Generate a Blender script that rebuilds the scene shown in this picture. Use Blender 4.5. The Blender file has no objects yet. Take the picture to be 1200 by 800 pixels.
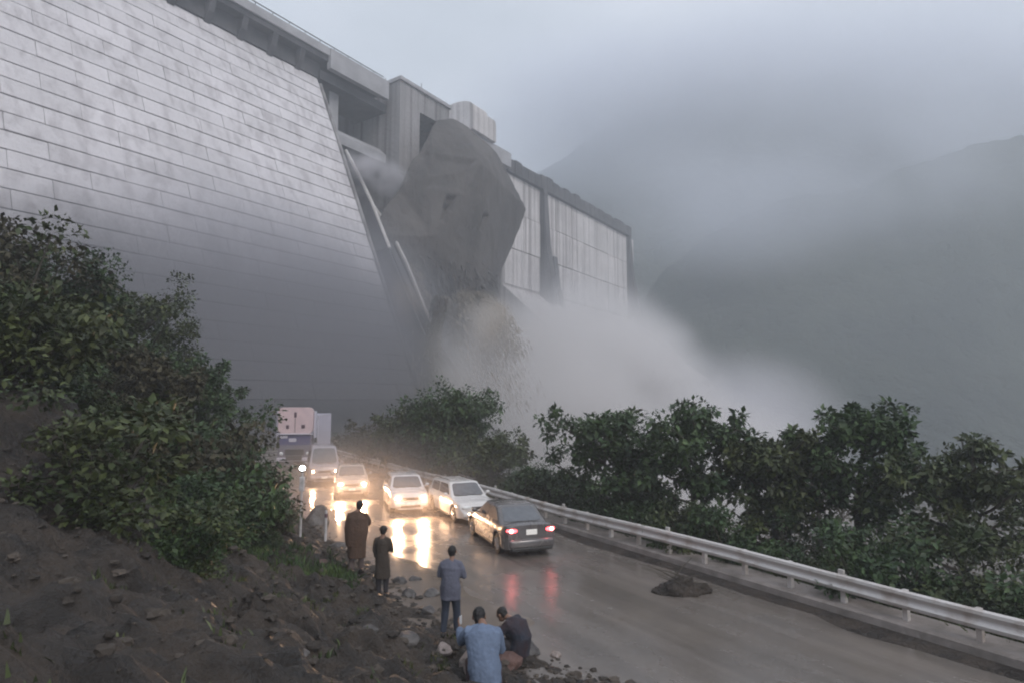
import bpy, bmesh, math, random
import numpy as np
from mathutils import Vector, Matrix, noise
R = math.radians
SC = bpy.context.scene
COL = SC.collection
random.seed(7); rng = np.random.default_rng(7)

# ------------------------------------------------------------------ camera
F, CH = 720.0, 4.8                       # focal length in photo pixels (1200 wide), eye height over the road
TH = math.atan(70 / F)
cd = bpy.data.cameras.new('camera'); cam = bpy.data.objects.new('camera', cd); COL.objects.link(cam)
cam.location = (0, 0, CH); cam.rotation_euler = (math.pi / 2 + TH, 0, 0)
cd.sensor_width = 36; cd.lens = F / 1200 * 36; cd.clip_start = 0.1; cd.clip_end = 3000
SC.camera = cam
# ------------------------------------------------------------------ world and sun (overcast dusk)
SUN_EL, SUN_AZ = R(38), R(145)           # azimuth clockwise from +Y: behind the camera, to the right
w = bpy.data.worlds.new('World'); SC.world = w; w.use_nodes = True
nt = w.node_tree; nt.nodes.clear()
def N(t, typ, **kw):
    n = t.nodes.new(typ)
    for k, v in kw.items():
        if k.startswith('i_'): n.inputs[k[2:].replace('_', ' ')].default_value = v
        else: setattr(n, k, v)
    return n
out = N(nt, 'ShaderNodeOutputWorld')
sky = N(nt, 'ShaderNodeTexSky', sky_type='NISHITA', sun_disc=False, sun_elevation=SUN_EL, sun_rotation=SUN_AZ)
bg1 = N(nt, 'ShaderNodeBackground', i_Strength=0.05); nt.links.new(sky.outputs[0], bg1.inputs[0])
tc = N(nt, 'ShaderNodeTexCoord')
mp = N(nt, 'ShaderNodeMapping'); mp.inputs['Scale'].default_value = (1.2, 1.2, 3.2)
nz = N(nt, 'ShaderNodeTexNoise', i_Scale=2.1, i_Detail=5.0, i_Roughness=0.45)
cr = N(nt, 'ShaderNodeValToRGB')
cr.color_ramp.elements[0].position = .3; cr.color_ramp.elements[0].color = (.55, .60, .665, 1)
cr.color_ramp.elements[1].position = .7; cr.color_ramp.elements[1].color = (.80, .84, .925, 1)
nt.links.new(tc.outputs['Generated'], mp.inputs[0]); nt.links.new(mp.outputs[0], nz.inputs[0]); nt.links.new(nz.outputs[0], cr.inputs[0])
bg2 = N(nt, 'ShaderNodeBackground', i_Strength=1.15); nt.links.new(cr.outputs[0], bg2.inputs[0])
mx = N(nt, 'ShaderNodeMixShader', i_Fac=0.8)
nt.links.new(bg1.outputs[0], mx.inputs[1]); nt.links.new(bg2.outputs[0], mx.inputs[2]); nt.links.new(mx.outputs[0], out.inputs[0])
sl = bpy.data.lights.new('sun', 'SUN'); sl.energy = 1.5; sl.angle = R(25); sl.color = (1, .94, .88)
so = bpy.data.objects.new('sun', sl); COL.objects.link(so)
sd = Vector((math.sin(SUN_AZ) * math.cos(SUN_EL), math.cos(SUN_AZ) * math.cos(SUN_EL), math.sin(SUN_EL)))
so.rotation_euler = (-sd).to_track_quat('-Z', 'Y').to_euler(); so.location = (30, -40, 120)
SC.view_settings.view_transform = 'Standard'; SC.view_settings.look = 'None'
SC.view_settings.exposure = 0.45; SC.view_settings.gamma = 1
SC.render.engine = 'CYCLES'
SC.cycles.use_denoising = True
SC.cycles.max_bounces = 6; SC.cycles.diffuse_bounces = 2; SC.cycles.glossy_bounces = 3
SC.cycles.transmission_bounces = 4; SC.cycles.volume_bounces = 4; SC.cycles.transparent_max_bounces = 8
SC.cycles.volume_step_rate = 1.5; SC.cycles.volume_max_steps = 128
SC.cycles.sample_clamp_indirect = 6
SC.cycles.filter_width = 2.0

# ------------------------------------------------------------------ helpers
def ray(px, py):
    x = (px - 600) / F; u = (400 - py) / F
    return Vector((x, math.cos(TH) - u * math.sin(TH), math.sin(TH) + u * math.cos(TH)))
def G(px, py, z=0.0):
    r = ray(px, py); t = (z - CH) / r.z; return Vector((0, 0, CH)) + r * t
def P(px, py, d):
    return Vector((0, 0, CH)) + ray(px, py) * d
# road frame: t runs away along the guardrail, n runs from the rail across the road to the bank
O2 = Vector((5.48, 17.3)); TA = Vector((-.515, .857)).normalized(); NA = Vector((-TA.y, TA.x))
def T(t, n, z=0.0):
    p = O2 + TA * t + NA * n; return Vector((p.x, p.y, z))
def tn(x, y):
    r = Vector((x, y)) - O2; return r.dot(TA), r.dot(NA)

def link(name, me, m=None, parent=None, loc=None):
    o = bpy.data.objects.new(name, me); COL.objects.link(o)
    if m is not None and me is not None and not me.materials:
        for q in (m if isinstance(m, (list, tuple)) else [m]): me.materials.append(q)
    if parent: o.parent = parent
    if loc is not None: o.location = loc
    return o
def tag(o, label=None, cat=None, group=None, kind=None):
    if label: o['label'] = label
    if cat: o['category'] = cat
    if group: o['group'] = group
    if kind: o['kind'] = kind
    return o
def empty(name, loc, rz=0.0):
    o = bpy.data.objects.new(name, None); COL.objects.link(o); o.location = loc; o.rotation_euler = (0, 0, rz)
    o.empty_display_size = .3
    return o
def to_mesh(bm, name='mesh', smooth=False):
    me = bpy.data.meshes.new(name); bm.normal_update(); bm.to_mesh(me); bm.free()
    if smooth: me.shade_smooth()
    return me
def build(name, bm, m, parent=None, smooth=False):
    return link(name, to_mesh(bm, name, smooth), m, parent)
def box(bm, c, s, rz=0.0, bevel=0.0, M=None):
    r = bmesh.ops.create_cube(bm, size=1)
    vs = r['verts']
    bmesh.ops.scale(bm, vec=s, verts=vs)
    if bevel:
        es = list({e for v in vs for e in v.link_edges})
        rb = bmesh.ops.bevel(bm, geom=es, offset=bevel, segments=2, affect='EDGES', profile=.5)
        vs = list({v for f in rb['faces'] for v in f.verts} | {v for v in vs if v.is_valid})
    if rz: bmesh.ops.rotate(bm, cent=(0, 0, 0), matrix=Matrix.Rotation(rz, 3, 'Z'), verts=vs)
    bmesh.ops.translate(bm, vec=c, verts=vs)
    if M is not None: bmesh.ops.transform(bm, matrix=M, verts=vs)
    return vs
def tube(bm, pts, rad, seg=8, flat=None, up=Vector((0, 0, 1)), caps=True):
    """a tube through pts; rad = radius per point or (rx, ry) pairs"""
    pts = [Vector(p) for p in pts]; rings = []
    prev = None
    for i, p in enumerate(pts):
        d = (pts[min(i + 1, len(pts) - 1)] - pts[max(i - 1, 0)])
        d = d.normalized() if d.length > 1e-6 else Vector((0, 0, 1))
        if prev is None:
            a = d.orthogonal().normalized() if flat is None else (Vector(flat) - d * Vector(flat).dot(d)).normalized()
        else:
            a = (prev - d * prev.dot(d))
            a = a.normalized() if a.length > 1e-4 else d.orthogonal().normalized()
        prev = a; b = d.cross(a)
        r = rad[i]; rx, ry = r if isinstance(r, (tuple, list)) else (r, r)
        rings.append([bm.verts.new(p + a * rx * math.cos(2 * math.pi * k / seg) + b * ry * math.sin(2 * math.pi * k / seg)) for k in range(seg)])
    for i in range(len(rings) - 1):
        for k in range(seg):
            bm.faces.new((rings[i][k], rings[i][(k + 1) % seg], rings[i + 1][(k + 1) % seg], rings[i + 1][k]))
    if caps:
        bm.faces.new(rings[0][::-1]); bm.faces.new(rings[-1])
    return rings
def ball(bm, c, r, seg=14, M=None):
    q = bmesh.ops.create_uvsphere(bm, u_segments=seg, v_segments=max(6, seg * 2 // 3), radius=1)
    vs = q['verts']; s = r if isinstance(r, (tuple, list)) else (r, r, r)
    bmesh.ops.scale(bm, vec=s, verts=vs)
    if M is not None: bmesh.ops.transform(bm, matrix=M.to_4x4(), verts=vs)
    bmesh.ops.translate(bm, vec=c, verts=vs)
    return vs
def remeshed(bm, voxel, smooth=2, name='mesh'):
    """one continuous skin over everything in bm"""
    bmesh.ops.recalc_face_normals(bm, faces=bm.faces)
    me = bpy.data.meshes.new(name); bm.to_mesh(me); bm.free()
    o = bpy.data.objects.new('tmp', me); COL.objects.link(o)
    m = o.modifiers.new('r', 'REMESH'); m.mode = 'VOXEL'; m.voxel_size = voxel
    if smooth:
        m2 = o.modifiers.new('s', 'SMOOTH'); m2.factor = .5; m2.iterations = smooth
    dg = bpy.context.evaluated_depsgraph_get(); dg.update()
    r = bpy.data.meshes.new_from_object(o.evaluated_get(dg)); r.name = name
    bpy.data.objects.remove(o); bpy.data.meshes.remove(me)
    r.materials.clear(); r.shade_smooth()
    return r

def puffed(me, fn):
    """move every vertex along its normal by fn(position)"""
    n_ = len(me.vertices); co = np.empty(n_ * 3, np.float32); no = np.empty(n_ * 3, np.float32)
    me.vertices.foreach_get('co', co); me.vertices.foreach_get('normal', no); co = co.reshape(-1, 3); no = no.reshape(-1, 3)
    co += no * np.array([fn(Vector(c)) for c in co.tolist()], np.float32)[:, None]
    me.vertices.foreach_set('co', co.ravel()); me.update()

def S(v): return (v[0], v[1], v[2], 1)
def mat(name, c1, c2=None, rough=.7, scale=3.0, detail=5.0, metal=0.0, bump=0.0, bscale=None, bdist=.05, spec=.5,
        rvar=None, coat=0.0, emis=None, estr=0.0, island=False, stretch=None, trans=0.0, lo=.35, hi=.65, coords='Object'):
    m = bpy.data.materials.new(name); m.use_nodes = True; t = m.node_tree
    b = t.nodes['Principled BSDF']
    b.inputs['Base Color'].default_value = S(c1); b.inputs['Roughness'].default_value = rough
    b.inputs['Metallic'].default_value = metal; b.inputs['Specular IOR Level'].default_value = spec
    b.inputs['Coat Weight'].default_value = coat; b.inputs['Coat Roughness'].default_value = .08
    b.inputs['Transmission Weight'].default_value = trans
    if emis: b.inputs['Emission Color'].default_value = S(emis); b.inputs['Emission Strength'].default_value = estr
    tcn = N(t, 'ShaderNodeTexCoord'); src = tcn.outputs[coords]
    if stretch:
        mpn = N(t, 'ShaderNodeMapping'); mpn.inputs['Scale'].default_value = stretch
        t.links.new(src, mpn.inputs[0]); src = mpn.outputs[0]
    if c2 is not None or rvar:
        n = N(t, 'ShaderNodeTexNoise', i_Scale=scale, i_Detail=detail, i_Roughness=.6); t.links.new(src, n.inputs[0])
        r = N(t, 'ShaderNodeValToRGB'); r.color_ramp.elements[0].position = lo; r.color_ramp.elements[1].position = hi
        r.color_ramp.elements[0].color = S(c1); r.color_ramp.elements[1].color = S(c2 or c1)
        t.links.new(n.outputs[0], r.inputs[0])
        col = r.outputs[0]
        if island:
            g = N(t, 'ShaderNodeNewGeometry'); h = N(t, 'ShaderNodeHueSaturation'); mr = N(t, 'ShaderNodeMapRange')
            mr.inputs['To Min'].default_value = .5; mr.inputs['To Max'].default_value = 1.6
            t.links.new(g.outputs['Random Per Island'], mr.inputs[0]); t.links.new(mr.outputs[0], h.inputs['Value']); t.links.new(col, h.inputs['Color']); col = h.outputs[0]
        t.links.new(col, b.inputs['Base Color'])
        if rvar:
            mr = N(t, 'ShaderNodeMapRange'); mr.inputs['From Min'].default_value = lo; mr.inputs['From Max'].default_value = hi
            mr.inputs['To Min'].default_value = rvar[0]; mr.inputs['To Max'].default_value = rvar[1]
            t.links.new(n.outputs[0], mr.inputs[0]); t.links.new(mr.outputs[0], b.inputs['Roughness'])
    if bump:
        n2 = N(t, 'ShaderNodeTexNoise', i_Scale=bscale or scale * 3, i_Detail=6.0, i_Roughness=.6); t.links.new(src, n2.inputs[0])
        bn = N(t, 'ShaderNodeBump', i_Strength=bump, i_Distance=bdist)
        t.links.new(n2.outputs[0], bn.inputs['Height']); t.links.new(bn.outputs[0], b.inputs['Normal'])
    return m

def fbm(x, y, o=4, s=1.0, seed=0.0):
    return noise.fractal(Vector((x * s + seed, y * s - seed, seed * .7)), .9, 2.1, o)

M = {}
# concrete of the dam: pale dry upper courses, wet stain with plume shade and mist gloom painted in towards the foot
def dam_mat(name, dry, dry2, wet, z0, z1, amp=14.0, streak=True):
    m = mat(name, dry, dry2, rough=.9, scale=.12, detail=8, spec=.12, bump=.6, bscale=1.2, bdist=.35)
    t = m.node_tree; b = t.nodes['Principled BSDF']
    old = b.inputs['Base Color'].links[0].from_socket
    gp = N(t, 'ShaderNodeNewGeometry')
    for nd in t.nodes:
        if nd.type == 'TEX_NOISE': t.links.new(gp.outputs['Position'], nd.inputs[0])
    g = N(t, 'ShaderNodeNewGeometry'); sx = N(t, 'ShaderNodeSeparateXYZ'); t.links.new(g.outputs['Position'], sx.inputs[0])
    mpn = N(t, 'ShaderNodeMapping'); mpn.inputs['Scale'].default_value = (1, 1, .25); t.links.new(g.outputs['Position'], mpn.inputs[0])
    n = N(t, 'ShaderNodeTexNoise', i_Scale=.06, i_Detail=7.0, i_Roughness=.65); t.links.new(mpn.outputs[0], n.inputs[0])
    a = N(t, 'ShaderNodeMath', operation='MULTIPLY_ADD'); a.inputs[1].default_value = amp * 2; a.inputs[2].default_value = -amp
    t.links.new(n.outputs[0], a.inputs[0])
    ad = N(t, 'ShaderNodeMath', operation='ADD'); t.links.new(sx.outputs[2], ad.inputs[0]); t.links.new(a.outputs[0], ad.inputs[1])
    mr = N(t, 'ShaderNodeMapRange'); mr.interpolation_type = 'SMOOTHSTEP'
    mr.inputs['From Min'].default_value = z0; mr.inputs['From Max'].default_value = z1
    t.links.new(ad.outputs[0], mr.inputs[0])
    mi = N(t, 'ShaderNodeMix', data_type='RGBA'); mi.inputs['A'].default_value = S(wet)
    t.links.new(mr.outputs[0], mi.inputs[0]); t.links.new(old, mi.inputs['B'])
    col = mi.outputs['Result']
    if streak:   # run-off streaks
        mp2 = N(t, 'ShaderNodeMapping'); mp2.inputs['Scale'].default_value = (.9, .9, .012); t.links.new(g.outputs['Position'], mp2.inputs[0])
        n2 = N(t, 'ShaderNodeTexNoise', i_Scale=1.0, i_Detail=4.0); t.links.new(mp2.outputs[0], n2.inputs[0])
        r2 = N(t, 'ShaderNodeValToRGB'); r2.color_ramp.elements[0].position = .36; r2.color_ramp.elements[0].color = (.55, .53, .53, 1) if streak != 'soft' else (.80, .79, .79, 1)
        r2.color_ramp.elements[1].position = .52; r2.color_ramp.elements[1].color = (1, 1, 1, 1); t.links.new(n2.outputs[0], r2.inputs[0])
        mm = N(t, 'ShaderNodeMix', data_type='RGBA', blend_type='MULTIPLY'); mm.inputs[0].default_value = 1
        t.links.new(col, mm.inputs['A']); t.links.new(r2.outputs[0], mm.inputs['B']); col = mm.outputs['Result']
    oi = N(t, 'ShaderNodeObjectInfo'); mv = N(t, 'ShaderNodeMapRange'); mv.inputs['To Min'].default_value = .93; mv.inputs['To Max'].default_value = 1.05
    hv = N(t, 'ShaderNodeHueSaturation'); t.links.new(oi.outputs['Random'], mv.inputs[0]); t.links.new(mv.outputs[0], hv.inputs['Value']); t.links.new(col, hv.inputs['Color']); col = hv.outputs[0]
    t.links.new(col, b.inputs['Base Color'])
    return m
M['block'] = dam_mat('pale_concrete_blocks', (.70, .665, .68), (.60, .57, .58), (.13, .125, .13), 16, 26, 9, 'soft')  # dark lower tone is part wet stain, part painted shade and mist
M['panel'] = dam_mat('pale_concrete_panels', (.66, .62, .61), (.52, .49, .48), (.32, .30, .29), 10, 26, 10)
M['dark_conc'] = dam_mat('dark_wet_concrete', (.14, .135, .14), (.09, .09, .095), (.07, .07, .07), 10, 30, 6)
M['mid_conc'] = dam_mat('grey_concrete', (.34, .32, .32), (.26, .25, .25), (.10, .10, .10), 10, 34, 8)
M['parapet'] = mat('parapet_concrete', (.40, .39, .40), (.30, .29, .30), rough=.85, scale=.4, bump=.4, bscale=3)
M['underside'] = mat('darkened_overhang_concrete', (.05, .05, .055), (.10, .095, .10), rough=.9, scale=.3)  # shade on the overhang and brackets is put into this dark tone
M['coping'] = mat('pale_coping', (.62, .58, .56), (.45, .42, .40), rough=.7, scale=.6)
M['mud_rock'] = mat('muddy_bank_soil', (.026, .020, .016), (.070, .054, .043), rough=.8, scale=1.4, detail=12, bump=1.0, bscale=7, bdist=.22, rvar=(.4, .95), lo=.38, hi=.6)
M['road'] = mat('wet_muddy_asphalt', (.19, .165, .145), (.13, .113, .10), rough=.2, scale=.45, detail=7, bump=.25, bscale=9, bdist=.02, rvar=(.09, .36), spec=.75)
t = M['road'].node_tree; b = t.nodes['Principled BSDF']
c0 = b.inputs['Base Color'].links[0].from_socket; r0_ = b.inputs['Roughness'].links[0].from_socket
tcr = N(t, 'ShaderNodeTexCoord'); mr1 = N(t, 'ShaderNodeMapping'); mr1.inputs['Rotation'].default_value = (0, 0, R(-31)); mr2 = N(t, 'ShaderNodeMapping'); mr2.inputs['Scale'].default_value = (1.5, .10, 1)
t.links.new(tcr.outputs['Object'], mr1.inputs[0]); t.links.new(mr1.outputs[0], mr2.inputs[0])
nr = N(t, 'ShaderNodeTexNoise', i_Scale=1.0, i_Detail=5.0, i_Roughness=.55); t.links.new(mr2.outputs[0], nr.inputs[0])
rr_ = N(t, 'ShaderNodeValToRGB'); rr_.color_ramp.elements[0].position = .38; rr_.color_ramp.elements[0].color = (.90, .89, .89, 1); rr_.color_ramp.elements[1].position = .60; rr_.color_ramp.elements[1].color = (1.12, 1.1, 1.1, 1)
t.links.new(nr.outputs[0], rr_.inputs[0]); mm = N(t, 'ShaderNodeMix', data_type='RGBA', blend_type='MULTIPLY'); mm.inputs[0].default_value = 1
t.links.new(c0, mm.inputs['A']); t.links.new(rr_.outputs[0], mm.inputs['B']); t.links.new(mm.outputs['Result'], b.inputs['Base Color'])
mr3 = N(t, 'ShaderNodeMapRange'); mr3.inputs['From Min'].default_value = .35; mr3.inputs['From Max'].default_value = .65; mr3.inputs['To Min'].default_value = -.08; mr3.inputs['To Max'].default_value = .07
t.links.new(nr.outputs[0], mr3.inputs[0]); ad = N(t, 'ShaderNodeMath', operation='ADD', use_clamp=True); t.links.new(r0_, ad.inputs[0]); t.links.new(mr3.outputs[0], ad.inputs[1]); t.links.new(ad.outputs[0], b.inputs['Roughness'])
M['puddle'] = mat('muddy_puddle_water', (.20, .16, .13), (.15, .12, .10), rough=.08, scale=.8, bump=.15, bscale=3.5, bdist=.03, spec=.6)
M['stone'] = mat('wet_grey_stone', (.05, .045, .045), (.13, .12, .115), rough=.6, scale=3, detail=8, bump=.8, bscale=12, bdist=.04)
M['stone_pale'] = mat('pale_sandstone', (.22, .18, .16), (.34, .28, .26), rough=.7, scale=3, detail=8, bump=.8, bscale=12, bdist=.04)
M['stone_brown'] = mat('reddish_mud_stone', (.09, .05, .045), (.15, .085, .07), rough=.7, scale=3, detail=8, bump=.8, bscale=12, bdist=.04)
M['ground'] = mat('valley_ground', (.03, .04, .025), (.09, .075, .055), rough=.95, scale=.05, detail=9, bump=.5, bscale=.6, bdist=.6)
M['hill'] = mat('forested_slope', (.018, .028, .02), (.055, .065, .045), rough=.95, scale=.02, detail=10, bump=1, bscale=.12, bdist=4)
M['steel'] = mat('galvanised_rail_steel', (.66, .62, .60), (.34, .26, .21), rough=.45, metal=.3, scale=1.6, detail=9, bump=.15, lo=.48, hi=.74)
M['kerb'] = mat('weathered_kerb_concrete', (.30, .26, .24), (.16, .14, .125), rough=.8, scale=1.5, bump=.5, bscale=8)
M['bark'] = mat('dark_bark', (.035, .028, .022), (.08, .065, .05), rough=.9, scale=4, bump=.8, bscale=14, bdist=.03, stretch=(1, 1, .3))
M['leaf_a'] = mat('deep_green_leaves', (.025, .050, .018), (.054, .086, .027), rough=.5, scale=.9, island=True, spec=.35)
M['leaf_b'] = mat('olive_green_leaves', (.032, .048, .017), (.068, .078, .025), rough=.5, scale=.9, island=True, spec=.35)
M['leaf_c'] = mat('dull_brown_green_leaves', (.045, .042, .024), (.075, .065, .035), rough=.6, scale=.9, island=True, spec=.3)
M['grass'] = mat('rough_bank_grass', (.03, .06, .02), (.07, .10, .03), rough=.7, scale=1, island=True, spec=.3)

# ------------------------------------------------------------------ terrain
def smooth(a, b, x):
    k = min(1, max(0, (x - a) / (b - a))); return k * k * (3 - 2 * k)
def toe(t):
    return 7.7 + (.33 * t if t < 0 else 0) if t > -6 else 5.7
def bank(t, n, fine=True):
    if n < -.9:
        k = -.9 - n
        h = -14 * smooth(0, 30, k) - .1
        return h + (.5 * fbm(t, n, 4, .25, 3) * smooth(0, 4, k) if fine else -.8)
    x = n - toe(t)
    if x < 0: return -.06 + .05 * x if x > -1 else -.11
    h = .38 * (x - 1.2 * (1 - math.exp(-x / 1.2))) + .72 * max(0, min(x - 4.6, 16)) * smooth(-2.5, 6, t)
    if not fine: return h - 1.5
    a = smooth(0, 1.5, x)
    h += (.07 + .30 * a) * fbm(t, n, 5, .55, 11) + (.07 + .17 * a) * fbm(t, n, 5, 1.9, 5) + (.05 + .06 * a) * (1 - 2 * abs(fbm(t, n, 4, 1.3, 8))) + .05 * fbm(t, n, 4, 5.5, 8)
    # eroded gully with broken lip running down the bank
    gd = t + 3.15 - .5 * (n - 9.3) + .35 * fbm(n, 4, 3, .9, 6)
    ga = smooth(7.3, 8.1, n) * (1 - smooth(12.5, 15, n)) * (.75 + .5 * fbm(n, 2, 2, .8, 31))
    if -.30 < gd < .38: h -= .48 * ga * (1 - abs(gd - .04) / .34) ** .5
    if -.75 < gd <= -.30: h += .13 * ga * (1 - abs(gd + .45) / .3)
    if .38 < gd < 1.3: h += .20 * ga * (1 - (gd - .38) / .92)
    return h + .02
def grid_mesh(name, us, vs, fn):
    pts = np.array([fn(u, v) for u in us for v in vs], dtype=np.float32)
    nu, nv = len(us), len(vs)
    i = np.arange(nu * nv).reshape(nu, nv)
    q = np.stack([i[:-1, :-1], i[1:, :-1], i[1:, 1:], i[:-1, 1:]], -1).reshape(-1, 4)
    me = bpy.data.meshes.new(name)
    me.vertices.add(len(pts)); me.vertices.foreach_set('co', pts.ravel())
    me.loops.add(q.size); me.loops.foreach_set('vertex_index', q.ravel().astype(np.int32))
    me.polygons.add(len(q)); me.polygons.foreach_set('loop_start', np.arange(0, q.size, 4, dtype=np.int32))
    me.polygons.foreach_set('loop_total', np.full(len(q), 4, np.int32))
    me.update(calc_edges=True); me.shade_smooth()
    return me
def ground_h(x, y):
    t, n = tn(x, y)
    if -44 < t < 95 and -34 < n < 60: return bank(t, n, False) - (1.0 if n > -34 else 0)
    if n >= 20: return max(-14, 9 - .1 * max(0, t - 60) - .02 * (n - 20)) + 1.5 * fbm(x, y, 3, .03, 2) - (1.5 if t > -44 else 8)
    return -14.5 + 1.2 * fbm(x, y, 3, .02, 2)
xs = list(np.concatenate([np.arange(-620, -90, 22), np.arange(-90, 90, 3.0), np.arange(90, 640, 22)]))
ys = list(np.concatenate([np.arange(-160, -30, 13), np.arange(-30, 130, 3.0), np.arange(130, 700, 20)]))
tag(link('ground', grid_mesh('ground', xs, ys, lambda x, y: (x, y, ground_h(x, y))), M['ground']), kind='structure')
ts = list(np.concatenate([np.arange(-34, -10, .8), np.arange(-10, 12, .1), np.arange(12, 30, .25), np.arange(30, 90, 1.2)]))
ns = list(np.concatenate([np.arange(5.2, 11.5, .085), np.arange(11.5, 18, .16), np.arange(18, 50, .9)]))
tag(link('bank', grid_mesh('bank', ns, ts, lambda n, t: tuple(T(t, n, bank(t, n)))), M['mud_rock']), kind='structure')
tag(link('embankment', grid_mesh('embankment', list(np.arange(-36, -.6, .6)), list(np.arange(-34, 90, 1.0)), lambda n, t: tuple(T(t, n, bank(t, n)))), M['ground']), kind='structure')
tag(link('road', grid_mesh('road', list(np.arange(-.95, 7.96, .3)), list(np.arange(-34, 88, .4)), lambda n, t: tuple(T(t, n, .004 * fbm(t, n, 2, .7, 1)))), M['road']), kind='structure')
def pud(n, t):
    e = 5.9 + .5 * fbm(t, 1, 3, .5, 4)
    n2 = e + (n - 5.5) * 1.0
    return tuple(T(t, n2, .016 - .05 * smooth(1.2, -1.4, -t) if False else .016 - .04 * (1 - smooth(-1.4, 0, t)) - .04 * (1 - smooth(0, .5, n - 5.5))))
tag(link('puddle', grid_mesh('puddle', list(np.arange(5.5, 9.4, .35)), list(np.arange(-1.5, 24, .3)), pud), M['puddle']), kind='structure')
tag(link('river', grid_mesh('river', list(np.arange(-36, 300, 8.0)), list(np.arange(-20, 200, 8.0)), lambda x, y: (x * .8 + 20, y * .9 + 20, -13.2 + .3 * fbm(x, y, 3, .1))), M['puddle']), kind='structure')

# mountains beyond the dam
def ridge(pts, d):
    q = [((px - 600) / F * d, (470 - py) / F * d + CH) for px, py in pts]
    return q
def interp(q, x):
    if x <= q[0][0]: return q[0][1]
    for (a, b), (c, e) in zip(q, q[1:]):
        if x <= c: return b + (e - b) * (x - a) / (c - a)
    return q[-1][1]
def mountain(name, pts, d, front, back, x0, x1, step, amp, seed):
    q = ridge(pts, d)
    def f(x, y):
        h = interp(q, x) + 16
        k = (y - d) / (front if y < d else back)
        prof = max(0, 1 - abs(k)) ** (1.05 if y < d else .8)
        r = 1 - abs(noise.fractal(Vector((x * .012 + seed, y * .012, 0)), .9, 2.1, 6))
        return (x, y, -15 + h * prof * (1 + .0 * r) + amp * (r - .75) * smooth(0, .3, prof) + 1.3 * fbm(x, y, 2, .25, seed))
    return tag(link(name, grid_mesh(name, list(np.arange(x0, x1, step)), list(np.arange(d - front, d + back, step)), f), M['hill']), kind='structure')
mountain('mountain', [(420, 330), (560, 240), (620, 205), (650, 186), (700, 152), (735, 128), (770, 104), (835, 82), (920, 64), (1010, 75), (1100, 96), (1230, 80)], 430, 190, 120, -230, 420, 4, 12, 2)
mountain('hill', [(700, 460), (748, 372), (780, 318), (835, 272), (920, 235), (1020, 214), (1110, 176), (1230, 150)], 270, 100, 60, 0, 330, 3, 8, 6)

# ------------------------------------------------------------------ the dam
A0 = Vector((-37.8, 93.96)); U = Vector((.56584, .82452)); NV = Vector((.82452, -.56584)); ZC = 64.8
def D(s, b, z):
    p = A0 + U * s + NV * b; return Vector((p.x, p.y, z))
dam = empty('dam', D(40, 0, -15))
tag(dam, 'huge concrete gravity dam with gated outlet bays towering over the road', 'dam')
DI = Matrix.Translation(-dam.location)
def dpart(name, bm, m, smooth_=False):
    me = to_mesh(bm, name, smooth_); me.transform(DI); return link(name, me, m, dam)
def hexa(bm, c):
    """c: 8 points, bottom four then top four"""
    v = [bm.verts.new(p) for p in c]
    for f in ((0, 3, 2, 1), (4, 5, 6, 7), (0, 1, 5, 4), (1, 2, 6, 5), (2, 3, 7, 6), (3, 0, 4, 7)): bm.faces.new([v[i] for i in f])
    return v
def dbox(bm, s0, s1, b0, b1, z0, z1):
    hexa(bm, [D(s0, b0, z0), D(s1, b0, z0), D(s1, b1, z0), D(s0, b1, z0), D(s0, b0, z1), D(s1, b0, z1), D(s1, b1, z1), D(s0, b1, z1)])
BAT = .45
def face_b(z): return max(0, (59.6 - z) * BAT)
def slab(bm, s0, s1, prof, back=-14):
    """prof: list of (b, z) down the downstream face, top first"""
    a = [bm.verts.new(D(s0, b, z)) for b, z in prof] + [bm.verts.new(D(s0, back, prof[-1][1])), bm.verts.new(D(s0, back, prof[0][1]))]
    c = [bm.verts.new(D(s1, b, z)) for b, z in prof] + [bm.verts.new(D(s1, back, prof[-1][1])), bm.verts.new(D(s1, back, prof[0][1]))]
    n = len(a)
    for i in range(n): bm.faces.new((a[i], a[(i + 1) % n], c[(i + 1) % n], c[i]))
    bm.faces.new(a[::-1]); bm.faces.new(c)
    bmesh.ops.recalc_face_normals(bm, faces=bm.faces)
# left block body, then the block courses laid on its sloping face
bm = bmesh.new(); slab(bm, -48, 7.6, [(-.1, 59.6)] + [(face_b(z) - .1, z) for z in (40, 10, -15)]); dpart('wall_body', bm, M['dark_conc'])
blk = []
LB, HB = 6.9, 2.1
sl_ = math.atan(BAT); LEN = HB / math.cos(sl_)
for v in range(4):
    bm = bmesh.new()
    # local frame: x along the dam, y up the slope, z out of the face
    nx, ny = 5, 2
    box(bm, (0, 0, 0), (LB - .03, LEN - .15, .5), bevel=.04)
    for q in bm.verts:
        q.co.z += .05 * noise.noise(q.co * .9 + Vector((v * 9, 0, 0))); q.co.y += .05 * noise.noise(q.co * .5 + Vector((v * 5, 3, 0)))
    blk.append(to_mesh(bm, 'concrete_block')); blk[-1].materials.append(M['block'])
ez = Vector((NV.x * math.cos(sl_), NV.y * math.cos(sl_), math.sin(sl_)))
ex = Vector((U.x, U.y, 0)); ey = ez.cross(ex)
for j in range(26):
    zc = 59.5 - HB * (j + .5)
    off = (j % 2) * .5
    for i in range(9):
        s0 = 7.6 - (i + 1 - off) * LB
        if i == 0 and off: s0c, sc_ = 7.6 - LB * .25, .5
        else: s0c, sc_ = s0 + LB / 2, 1.0
        if zc < 12 and i > 6: continue
        o = link('concrete_block', random.choice(blk), None, dam)
        p = D(s0c, face_b(zc) - .1 + random.uniform(.0, .10), zc) - dam.location
        o.matrix_local = Matrix.Translation(p) @ Matrix((ex, ey, ez)).transposed().to_4x4() @ Matrix.Rotation(random.uniform(-.006, .006), 4, 'Z') @ Matrix.Diagonal((sc_, 1, 1, 1))
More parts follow.
